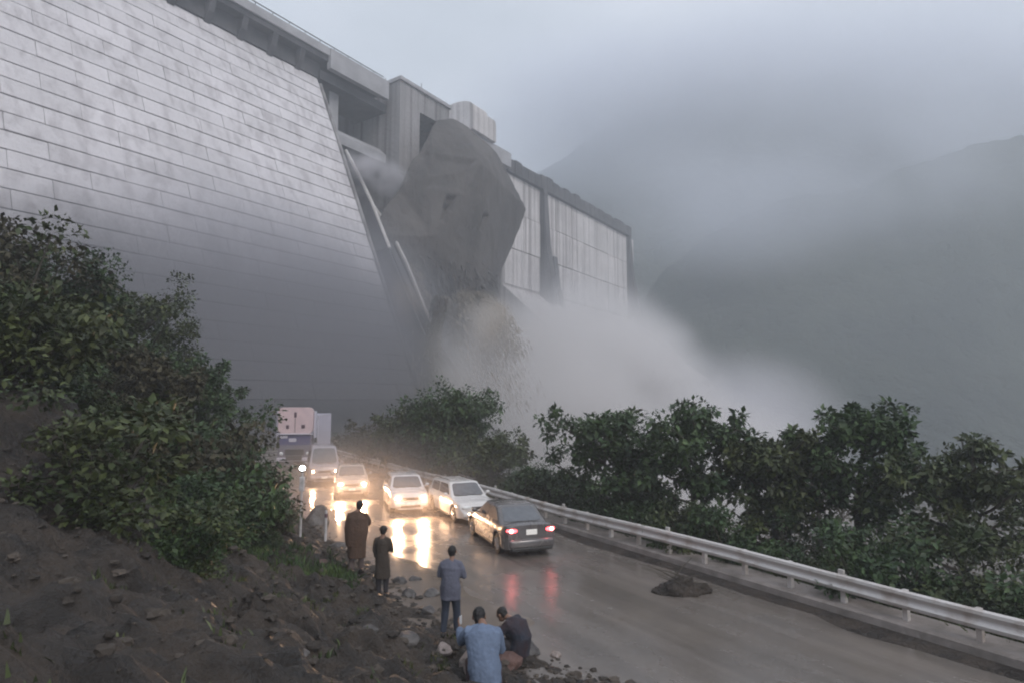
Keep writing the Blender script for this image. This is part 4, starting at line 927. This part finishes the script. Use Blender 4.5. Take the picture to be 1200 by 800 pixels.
# man in a blue grey shirt, hands held together in front
J3 = dict(STAND, chest=(0, .03, 1.31), neck=(.01, .08, 1.47), head=(.0, .12, 1.545), shL=(-.185, .04, 1.375), shR=(.185, .03, 1.375), elL=(-.25, .06, 1.15), elR=(.26, .06, 1.15), wrL=(-.07, .24, 1.12), wrR=(.09, .25, 1.14), anL=(-.13, -.04, .09), anR=(.12, .06, .09), knR=(.12, .05, .50))
f3 = foot(529, 560, 12.1)
person('bareheaded man in a blue grey shirt and jeans standing at the road edge', f3, R(-8), J3, (-.15, 1, .15),
    dict(name='shirt', mat=cloth('blue_grey_shirt', (.125, .13, .175)), legs=cloth('dark_blue_jeans', (.035, .045, .07)), hem=[(0, 0, .80), (0, 0, .72)], hemr=[(.20, .15), (.205, .155)], ease=1.12, trw=1.0), k=.98, group=G1)
# man in a light blue shirt bending forward, left arm out with a phone
J4 = dict(pelvis=(.03, -.16, .50), waist=(.02, -.14, .63), chest=(.0, .0, .83), neck=(.01, .15, .93), head=(-.02, .24, .96),
          shL=(-.18, .06, .87), shR=(.19, .05, .85), elL=(-.27, .22, .70), elR=(.25, .12, .62), wrL=(-.30, .42, .80), wrR=(.16, .32, .56),
          hipL=(-.07, -.15, .46), hipR=(.13, -.14, .46), knL=(-.15, .24, .42), knR=(.20, .20, .40), anL=(-.14, .0, .09), anR=(.20, -.08, .09), pnL=(1, 0, .2), hdL=(-.2, .6, .7))
f4 = foot(566, 560, 9.9)
pr, jj, at, Mx = person('man in a light blue shirt hunched forward, holding a phone in his left hand', f4 - Vector((0, 0, .06)), R(4), J4, (-.1, 1, -.25),
    dict(name='shirt', mat=cloth('light_blue_shirt', (.16, .21, .31)), legs=cloth('maroon_brown_trousers', (.055, .035, .04)), hem=[(.04, -.20, .42), (.04, -.21, .34)], hemr=[(.205, .165), (.215, .175)], ease=1.2, sl=1.25, trw=1.05), k=1.2, group=G1)
bm = bmesh.new(); box(bm, (0, 0, 0), (.07, .012, .14), bevel=.004)
ph = build('phone', bm, mat('pale_phone', (.6, .6, .62), rough=.3)); ph.matrix_world = Matrix.Translation(f4 - Vector((0, 0, .06))) @ Matrix.Rotation(R(4), 4, 'Z') @ Matrix.Translation(jj['wrL'] + Vector((.012, .055, .10))) @ Matrix.Rotation(R(60), 4, 'Z')
tag(ph, 'pale phone held up in the left hand of the hunched man', 'phone')
# crouching figure wrapped in dark clothes at the road edge
J5 = dict(pelvis=(0, -.12, .30), waist=(0, -.17, .46), chest=(0, -.06, .66), neck=(0, .12, .77), head=(0, .20, .79),
          shL=(-.18, .02, .70), shR=(.18, .02, .70), elL=(-.25, .22, .50), elR=(.25, .22, .50), wrL=(-.10, .40, .48), wrR=(.10, .40, .48),
          hipL=(-.09, -.10, .26), hipR=(.09, -.10, .26), knL=(-.17, .24, .44), knR=(.17, .24, .44), anL=(-.13, .02, .09), anR=(.13, .02, .09))
f5 = foot(602, 560, 11.6)
person('crouching figure in a dark maroon jacket hunched at the road edge beside the hunched man', f5, R(60), J5, (0, 1, -.5),
    dict(name='jacket', mat=cloth('dark_maroon_jacket', (.040, .022, .026), (.020, .028, .045)), legs=cloth('dark_grey_trousers', (.045, .04, .045)), hem=[(0, -.10, .18)], hemr=[(.21, .20)], ease=1.3, sl=1.35, trw=1.1, cuff=.05), k=1.0, group=G1)

# ------------------------------------------------------------------ stones
def rock_mesh(seed, r, flat=.6, sub=3):
    bm = bmesh.new(); bmesh.ops.create_icosphere(bm, subdivisions=sub, radius=1)
    rr = random.Random(seed); pl = [(Vector((rr.uniform(-1, 1), rr.uniform(-1, 1), rr.uniform(-.6, 1))).normalized(), rr.uniform(.55, .9)) for _ in range(9)]
    for v in bm.verts:
        for nn, dd in pl:
            e = v.co.dot(nn)
            if e > dd: v.co -= nn * (e - dd) * .9
        v.co += v.co.normalized() * .10 * noise.fractal(v.co * 1.7 + Vector((seed, 0, 0)), .8, 2, 4)
        v.co = Vector((v.co.x * r, v.co.y * r * rr.uniform(.999, 1.001) * .8, v.co.z * r * flat))
    return to_mesh(bm, 'stone')
def put_stone(name, seed, px, py, r, m, label, cat='stone', group=None, flat=.6, sink=.25, rz=None, z=None):
    p = G(px, py, 0)
    for _ in range(6):   # follow the sight line down to the bank surface
        t, n = tn(p.x, p.y); h = max(0, bank(t, n)) if n > 0 else 0; p = G(px, py, h)
    me = rock_mesh(seed, r, flat); me.materials.append(m)
    o = link(name, me); o.location = (p.x, p.y, h + r * flat * (1 - sink) - r * flat * .5); o.rotation_euler = (0, 0, rz if rz is not None else seed * 1.7)
    return tag(o, label, cat, group)
GS = 'stones in the shallow water along the verge'
put_stone('boulder', 3, 372, 612, .62, M['stone'], 'dark rounded boulder between the post lamp and the marker post', 'boulder', flat=.95)
put_stone('stone', 4, 398, 640, .34, M['stone'], 'flat dark stone at the left edge of the bright puddle', group=GS, flat=.4)
put_stone('stone', 5, 468, 682, .26, M['stone'], 'grey stone standing in the puddle right of the slim olive figure', group=GS)
put_stone('stone', 6, 487, 679, .22, M['stone'], 'low stone in the puddle, halfway from the olive figure to the blue grey shirt', group=GS, flat=.45)
put_stone('stone', 7, 478, 698, .24, M['stone'], 'dark stone in the puddle, nearest to the muddy bank', group=GS, flat=.7)
put_stone('stone', 8, 505, 697, .27, M['stone'], 'stone in the puddle just left of the man in the blue grey shirt', group=GS, flat=.5)
put_stone('stone', 9, 500, 716, .22, M['stone'], 'small stone below the knees of the man in the blue grey shirt', group=GS, flat=.6)
put_stone('stone', 12, 548, 784, .20, M['stone_pale'], 'pale upright stone at the feet of the hunched man', flat=1.25, sink=.1)
put_stone('boulder', 14, 618, 762, .34, M['stone'], 'greyish boulder below the crouching figure at the road edge', 'boulder', flat=.6)
put_stone('boulder', 15, 596, 778, .33, M['stone_brown'], 'brown boulder between the hunched man and the crouching figure', 'boulder', flat=.55)
put_stone('stone', 16, 652, 768, .13, M['stone_pale'], 'small pale stone alone on the wet road beyond the bank', flat=.5)
put_stone('boulder', 17, 432, 740, .20, M['stone'], 'dark lump of rock above the eroded gully of the bank', 'boulder', flat=.55)
put_stone('boulder', 18, 478, 752, .30, M['stone'], 'largest dark boulder lying in the eroded gully', 'boulder', flat=.6)
put_stone('stone', 21, 356, 704, .13, M['stone_brown'], 'reddish stone on the bank below the green verge', flat=.6)
put_stone('stone', 22, 412, 734, .11, M['stone_brown'], 'small reddish stone in the middle of the bank', flat=.6)
put_stone('stone', 23, 354, 766, .12, M['stone'], 'small dark stone low on the near bank', flat=.6)
put_stone('stone', 24, 376, 660, .22, M['stone_brown'], 'brown stone at the foot of the robed man, on the lip of the bank', flat=.5)
put_stone('stone', 25, 520, 762, .20, M['stone_pale'], 'pale angular stone beside the gully left of the hunched man', flat=.6)
M['clod'] = mat('loose_clods', (.028, .022, .018), (.075, .060, .048), rough=.85, scale=1.2, detail=8, bump=.6, bscale=20, bdist=.02, island=True)
# loose rubble nobody could count
rb = random.Random(5); bm = bmesh.new()
bs = []
for sd_ in range(5):
    b = bmesh.new(); bmesh.ops.create_icosphere(b, subdivisions=2, radius=1)
    for v in b.verts: v.co *= 1 + .55 * noise.noise(v.co * 2 + Vector((sd_ * 5, 0, 0)))
    bs.append(([v.co.copy() for v in b.verts], [[v.index for v in f.verts] for f in b.faces])); b.free()
vv, ff = [], []
for i in range(6000):
    t = rb.uniform(-12, 14); n = toe(t) + rb.random() ** 2 * 8 + rb.uniform(-.35, .4)
    r = .015 + .10 * rb.random() ** 6; h = max(0.0, bank(t, n)); p = T(t, n, h + r * .1); a = rb.uniform(0, 6.3)
    vs_, fs_ = bs[i % 5]; k0 = len(vv); ca, sa = math.cos(a) * r, math.sin(a) * r; sq = rb.uniform(.4, .8)
    vv += [(p.x + q.x * ca - q.y * sa, p.y + q.x * sa + q.y * ca, p.z + q.z * r * sq) for q in vs_]; ff += [[k0 + e for e in f] for f in fs_]
me = bpy.data.meshes.new('rubble'); me.from_pydata(vv, [], ff); tag(link('rubble', me, M['clod']), kind='stuff')
bm.free()
# heap of soil and torn branches lying on the road
hp = G(800, 694, 0)
bm = bmesh.new(); ball(bm, (0, 0, .05), (.60, .36, .24), 20); ball(bm, (.05, .05, .18), (.26, .22, .22), 14); ball(bm, (-.42, 0, .02), (.4, .25, .12), 14); ball(bm, (.45, .03, .05), (.3, .2, .12), 14)
me = remeshed(bm, .035, 1, 'soil_heap')
puffed(me, lambda c: (.10 * noise.fractal(c * 3.5, .8, 2, 4)))
hr_ = empty('debris_heap', hp); tag(hr_, 'dark heap of mud and torn branches lying on the wet road near the guardrail', 'debris heap')
link('soil_heap', me, M['mud_rock'], hr_)
for k in range(16):
    a = rb.uniform(-.9, .9) + (math.pi if k % 2 else 0); bm = bmesh.new(); l = rb.uniform(.4, .85); z0 = rb.uniform(.08, .38); p0 = Vector((rb.uniform(-.2, .3), rb.uniform(-.15, .1), z0))
    q = Vector((math.cos(a), math.sin(a) * .5, rb.uniform(0, .6))) * l
    tube(bm, [p0, p0 + q * .5 + Vector((0, 0, .03)), p0 + q], [.018, .013, .006], 6); build('branch', bm, M['bark'], hr_)

# ------------------------------------------------------------------ trees and bushes
def leaf_cloud(name, centers, nper, size, seed, droop=.3, long=1.7):
    """leaf blades round many twig ends; centers = [(x,y,z,r)]"""
    g_ = np.random.default_rng(seed); c = np.array(centers); n = len(c) * nper
    ci = np.repeat(np.arange(len(c)), nper)
    d = g_.normal(size=(n, 3)); d /= np.linalg.norm(d, axis=1)[:, None]; rr_ = g_.random(n) ** .45
    p = c[ci, :3] + d * (c[ci, 3] * rr_)[:, None] * np.array([1, 1, .75])
    ax = d * .7 + g_.normal(size=(n, 3)) * .55; ax[:, 2] -= droop; ax /= np.linalg.norm(ax, axis=1)[:, None]
    sd = np.cross(ax, g_.normal(size=(n, 3)) * .5 + np.array([0, 0, 1.0])); sd /= np.linalg.norm(sd, axis=1)[:, None] + 1e-9
    s = size * (.45 + 1.1 * g_.random(n) ** 1.5) * (.8 + .5 * g_.random(len(c)))[ci]; nn_ = np.cross(sd, ax)
    L_ = ax * (s * long)[:, None]; W_ = sd * (s * .5)[:, None]; B_ = nn_ * (s * .18)[:, None]
    v = np.stack([p, p + L_ * .45 + W_ + B_, p + L_, p + L_ * .45 - W_ + B_], 1).reshape(-1, 3).astype(np.float32)
    k = np.arange(n) * 4; f = np.stack([k, k + 1, k + 2, k, k + 2, k + 3], 1).reshape(-1)
    me = bpy.data.meshes.new(name); me.vertices.add(len(v)); me.vertices.foreach_set('co', v.ravel())
    me.loops.add(len(f)); me.loops.foreach_set('vertex_index', f.astype(np.int32)); me.polygons.add(len(f) // 3)
    me.polygons.foreach_set('loop_start', np.arange(0, len(f), 3, dtype=np.int32)); me.polygons.foreach_set('loop_total', np.full(len(f) // 3, 3, np.int32))
    me.update(calc_edges=True); return me
def tree_meshes(seed, H, Rc, leaf, size, nclump=90, nper=95, shape=1.0, trunk_h=.3):
    r = random.Random(seed); tb = bmesh.new(); cl = []
    tr = [Vector((0, 0, -.6)), Vector((.05, .03, H * .2)), Vector((r.uniform(-.2, .2), r.uniform(-.2, .2), H * .5)), Vector((r.uniform(-.3, .3), r.uniform(-.3, .3), H * .88))]
    tube(tb, tr, [H * .030, H * .024, H * .016, H * .005], 9)
    nb = 15
    for i in range(nb):
        k = trunk_h + (.93 - trunk_h) * i / (nb - 1); z = H * k
        base = tr[0].lerp(tr[3], k); j_ = 0
        for a_, b_ in zip(tr, tr[1:]):
            if a_.z <= z <= b_.z: base = a_.lerp(b_, (z - a_.z) / (b_.z - a_.z))
        a = i * 2.4 + r.uniform(-.4, .4); env = Rc * math.sin(math.pi * min(1, (k * .85 + .12))) ** .6 * shape * r.uniform(.65, 1.2)
        e = base + Vector((math.cos(a) * env, math.sin(a) * env, env * r.uniform(.25, .75)))
        mid = base.lerp(e, .5) + Vector((0, 0, -.08 * env))
        tube(tb, [base, mid, e], [H * .012, H * .008, H * .003], 6)
        for q in range(nclump // nb):
            s = r.uniform(.35, 1.08); c = base.lerp(e, s) + Vector((r.gauss(0, .24), r.gauss(0, .24), r.gauss(0, .2))) * Rc * .7
            cl.append((c.x, c.y, c.z, Rc * r.uniform(.10, .24)))
            if q % 2 == 0: tube(tb, [base.lerp(e, min(1, s)), c], [H * .004, H * .0015], 4, caps=False)
    for q in range(7):   # leader shoots at the top
        c = tr[3] + Vector((r.gauss(0, .22) * Rc, r.gauss(0, .22) * Rc, r.uniform(-.05, .16) * H)); cl.append((c.x, c.y, c.z, Rc * r.uniform(.08, .16)))
        tube(tb, [tr[3] - Vector((0, 0, .1 * H)), c], [H * .004, H * .0015], 4, caps=False)
    return to_mesh(tb, 'trunk', True), leaf_cloud('crown', cl, nper, size, seed)
def plant_tree(name, label, cat, group, loc, seed, H, Rc, leafm, size=.11, rz=0, **kw):
    o = empty(name, loc, rz); tag(o, label, cat, group)
    tm, cm = tree_meshes(seed, H, Rc, leafm, size, **kw)
    link('trunk', tm, M['bark'], o); link('crown', cm, leafm, o); return o
def gz(p):
    t, n = tn(p.x, p.y); return bank(t, n)
TG = 'trees on the slope beyond the guardrail'
def tree_at(label, px, top, d, Rc, seed, leafm, drop=None, name='broadleaf_tree', group=TG, size=.11, **kw):
    p = P(px, top, d); z = min(gz(p), p.z - 1.5) if drop is None else p.z - drop
    h = (p.z - gz(p)); plant_tree(name, label, 'tree', group, Vector((p.x, p.y, gz(p) - .1)), seed, h / .98, Rc, leafm, size, rz=seed, **kw)
tree_at('tall dark tree with a ragged top directly behind the white parked estate car', 532, 471, 37, 3.0, 31, M['leaf_a'], nclump=180, nper=95)
tree_at('rounded tree leaning against the tall ragged tree, on its far side', 498, 492, 40, 2.8, 32, M['leaf_b'], nclump=150)
tree_at('low brownish tree above the headlights of the oncoming white car', 455, 516, 46, 3.2, 33, M['leaf_c'], nclump=150)
tree_at('squat olive tree filling the row left of the rounded tree', 478, 512, 41, 2.4, 44, M['leaf_b'], nclump=140)
tree_at('lower tree filling the dip just right of the tall ragged tree', 578, 522, 33, 2.1, 34, M['leaf_b'], nclump=130)
tree_at('small tree in the lowest dip of the tree line above the dark sedan', 628, 560, 28, 1.3, 35, M['leaf_a'])
tree_at('bright green leafy tree standing above the middle of the guardrail', 702, 492, 25, 2.1, 36, M['leaf_a'], nclump=105, nper=80)
tree_at('dull low tree squeezed between the bright leafy tree and the spiky one', 752, 528, 27, 1.4, 37, M['leaf_b'])
tree_at('tall tree with a spiky leader shoot, close behind the guardrail reflector', 808, 486, 22, 2.1, 38, M['leaf_a'], nclump=105, nper=80)
tree_at('broad tree reaching over the near end of the guardrail', 905, 512, 21, 1.9, 39, M['leaf_b'], nclump=105, nper=80)
tree_at('dark bushy tree second from the near end of the guardrail', 1000, 476, 20, 2.0, 40, M['leaf_a'], nclump=105, nper=80)
tree_at('tree with drooping leaves closest to the camera beyond the rail', 1120, 520, 18, 1.8, 41, M['leaf_b'], nclump=105, nper=80)
tree_at('pale green tree farther down the slope beyond the nearest trees', 960, 520, 32, 2.4, 42, M['leaf_c'])
tree_at('distant tree at the far end of the rail, half lost in the mist', 405, 530, 56, 2.8, 43, M['leaf_c'])
BG = 'bushes along the back of the guardrail'
def where(t):
    for lim, w_ in ((-4, 'at its near end'), (0, 'short of the debris heap'), (4, 'across from the debris heap'), (8, 'right of the dark sedan'), (12, 'behind the dark sedan'), (17, 'behind the white estate car'), (24, 'across from the oncoming white car'), (34, 'across from the minivan and truck')):
        if t < lim: return w_
    return 'at its far misty end'
bm_ = []
for sd_ in range(4):
    r = random.Random(60 + sd_); cl = [(r.gauss(0, .55), r.gauss(0, .5), abs(r.gauss(.35, .55)), r.uniform(.25, .45)) for _ in range(26)]
    tb = bmesh.new()
    for c in cl[:14]: tube(tb, [Vector((0, 0, -.5)), Vector((c[0] * .5, c[1] * .5, c[2] * .4)), Vector(c[:3])], [.03, .018, .006], 5)
    bm_.append((leaf_cloud('foliage', cl, 190, .056, 70 + sd_), to_mesh(tb, 'stem', True)))
def bush(p, i, s, m, label, group):
    o = empty('bush', p, i * 1.3); o.scale = (s, s, s * random.uniform(.8, 1.15)); tag(o, label, 'bush', group)
    f, st = bm_[i % 4]
    f2_ = f if f.materials and f.materials[0] == m else f.copy()
    if not f2_.materials: f2_.materials.append(m)
    elif f2_.materials[0] != m: f2_.materials[0] = m
    link('foliage', f2_, None, o); link('stem', st, M['bark'], o)
r = random.Random(9)
for i in range(52):
    t = -12 + i * 1.15 + r.uniform(-.3, .3); n = -1.75 - r.random() * 1.5 - (.5 if t > 8 else 0); p = T(t, n); p.z = bank(t, n) - .15
    bush(p, i, r.uniform(.9, 1.35), M['leaf_a'] if i % 3 else M['leaf_b'], ('green' if i % 3 else 'olive') + ' bush close behind the guardrail, ' + where(t), BG)
for i in range(40):
    t = -10 + i * 1.6 + r.uniform(-.5, .5); n = -4.2 - r.random() * 3.5; p = T(t, n); p.z = bank(t, n) - .1
    bush(p, i + 1, r.uniform(.9, 1.5), M['leaf_b'] if i % 4 else M['leaf_c'], ('olive' if i % 4 else 'brownish') + ' bush on the slope below the guardrail, ' + where(t), 'bushes down the slope')
# the dark overgrown bank at the left of the road and the hillside above it
LB_ = 'bushes on the overgrown left bank'
for i, (px, d, s) in enumerate(((312, 19, 1.0), (292, 17.5, 1.2), (331, 20.2, .62), (296, 19, 1.6), (306, 22, 1.9), (268, 17, 1.6), (306, 24, 1.5), (270, 21, 1.8), (245, 16, 1.4), (292, 25, 2.2), (322, 20.8, .8), (325, 18.5, .5))):
    px = min(px, 341 - 1.25 * s * 720 / d) if s > .7 else px; p = P(px, 470, d); t, n = tn(p.x, p.y); p.z = bank(t, n) - .1
    bush(p, i, s, M['leaf_c'] if i % 3 == 0 else M['leaf_a'], ('brownish' if i % 3 == 0 else 'green') + (' small' if s < 1.05 else ' large') + ' bush on the left bank near the post lamp', LB_)
for i in range(46):
    px = r.uniform(-60, 240); d = r.uniform(11, 34); p = P(px, 470, d); t, n = tn(p.x, p.y)
    if n < toe(t) + 4.5: continue
    p.z = bank(t, n) - .15; bush(p, i, r.uniform(.7, 2.0), (M['leaf_a'], M['leaf_b'], M['leaf_c'])[i % 3], ('green', 'olive', 'brownish')[i % 3] + ' bush on the left bank, ' + ('low down near the camera' if d < 16 else 'half way up the slope' if d < 24 else 'high up under the dam wall') + (' at the picture edge' if px < 60 else ''), LB_)
HG = 'trees on the hillside left of the road'
for lab, px, top, d, Rc, sd_, m in (('dark tree on the left bank rising in front of the dam blocks', 228, 420, 25, 2.0, 51, 'leaf_a'), ('wide tree highest on the left hillside', 150, 352, 27, 3.0, 52, 'leaf_b'),
        ('tree at the left end of the hillside skyline', 40, 330, 22, 2.6, 53, 'leaf_a'), ('slender small tree between the two wider hillside trees', 178, 425, 21, 1.5, 54, 'leaf_c')):
    p = P(px, 470, d); t, n = tn(p.x, p.y); z = bank(t, n); top_z = P(px, top, d).z
    plant_tree('broadleaf_tree', lab, 'tree', HG, Vector((p.x, p.y, z - .1)), sd_, max(2.5, top_z - z), Rc, M[m], .085, nclump=120, nper=120)
# grass on the verge
def grass(name, pts, hh, m):
    g_ = np.random.default_rng(3); n_ = len(pts); p = np.array(pts); a = g_.random(n_) * 6.28; h = hh * (.4 + .9 * g_.random(n_)); wv = .012 + .01 * g_.random(n_)
    dx = np.stack([np.cos(a), np.sin(a), 0 * a], 1); ln = np.stack([-np.sin(a), np.cos(a), 0 * a], 1) * (h * g_.normal(0, .45, n_))[:, None]
    up = np.array([0, 0, 1.0]); v = np.stack([p - dx * wv[:, None], p + dx * wv[:, None], p + up * (h * .6)[:, None] + ln * .4 + dx * wv[:, None] * .7, p + up * h[:, None] + ln], 1).reshape(-1, 3)
    k = np.arange(n_) * 4; f = np.stack([k, k + 1, k + 2, k, k + 2, k + 3], 1).reshape(-1, 3)
    me = bpy.data.meshes.new(name); me.from_pydata(v.tolist(), [], f.tolist()); return link(name, me, m)
pts = []
for i in range(30000):
    t = r.uniform(-1, 14); n = toe(t) + r.uniform(.9, 7)
    if fbm(t, n, 3, .45, 21) + .25 * smooth(2, 6, t) - .55 * (1 - smooth(1.5, 4.5, t)) < .12: continue
    pts.append(tuple(T(t, n, bank(t, n) - .01)))
tag(grass('grass', pts, .20, M['grass']), kind='stuff')
pts = []
for i in range(170):
    t0 = r.uniform(-11, 6); n0 = toe(t0) + r.uniform(.8, 9)
    for k in range(r.randint(8, 42)):
        t = t0 + r.gauss(0, .09); n = n0 + r.gauss(0, .09); pts.append(tuple(T(t, n, bank(t, n) - .01)))
tag(grass('weeds', pts, .10, M['leaf_b']), kind='stuff')
pts = []
for i in range(14000):
    t = r.uniform(-14, 30); n = -1.0 - r.random() ** 2 * 2.0; pts.append(tuple(T(t, n, bank(t, n) - .02)))
tag(grass('verge_grass', pts, .38, M['leaf_b']), kind='stuff')

# ------------------------------------------------------------------ haze
bm = bmesh.new(); box(bm, (10, 270, 118), (1290, 885, 272))
hz = build('haze', bm, vol_mat('evening_haze', (.82, .86, .91), .0022, aniso=.1)); tag(hz, kind='stuff')
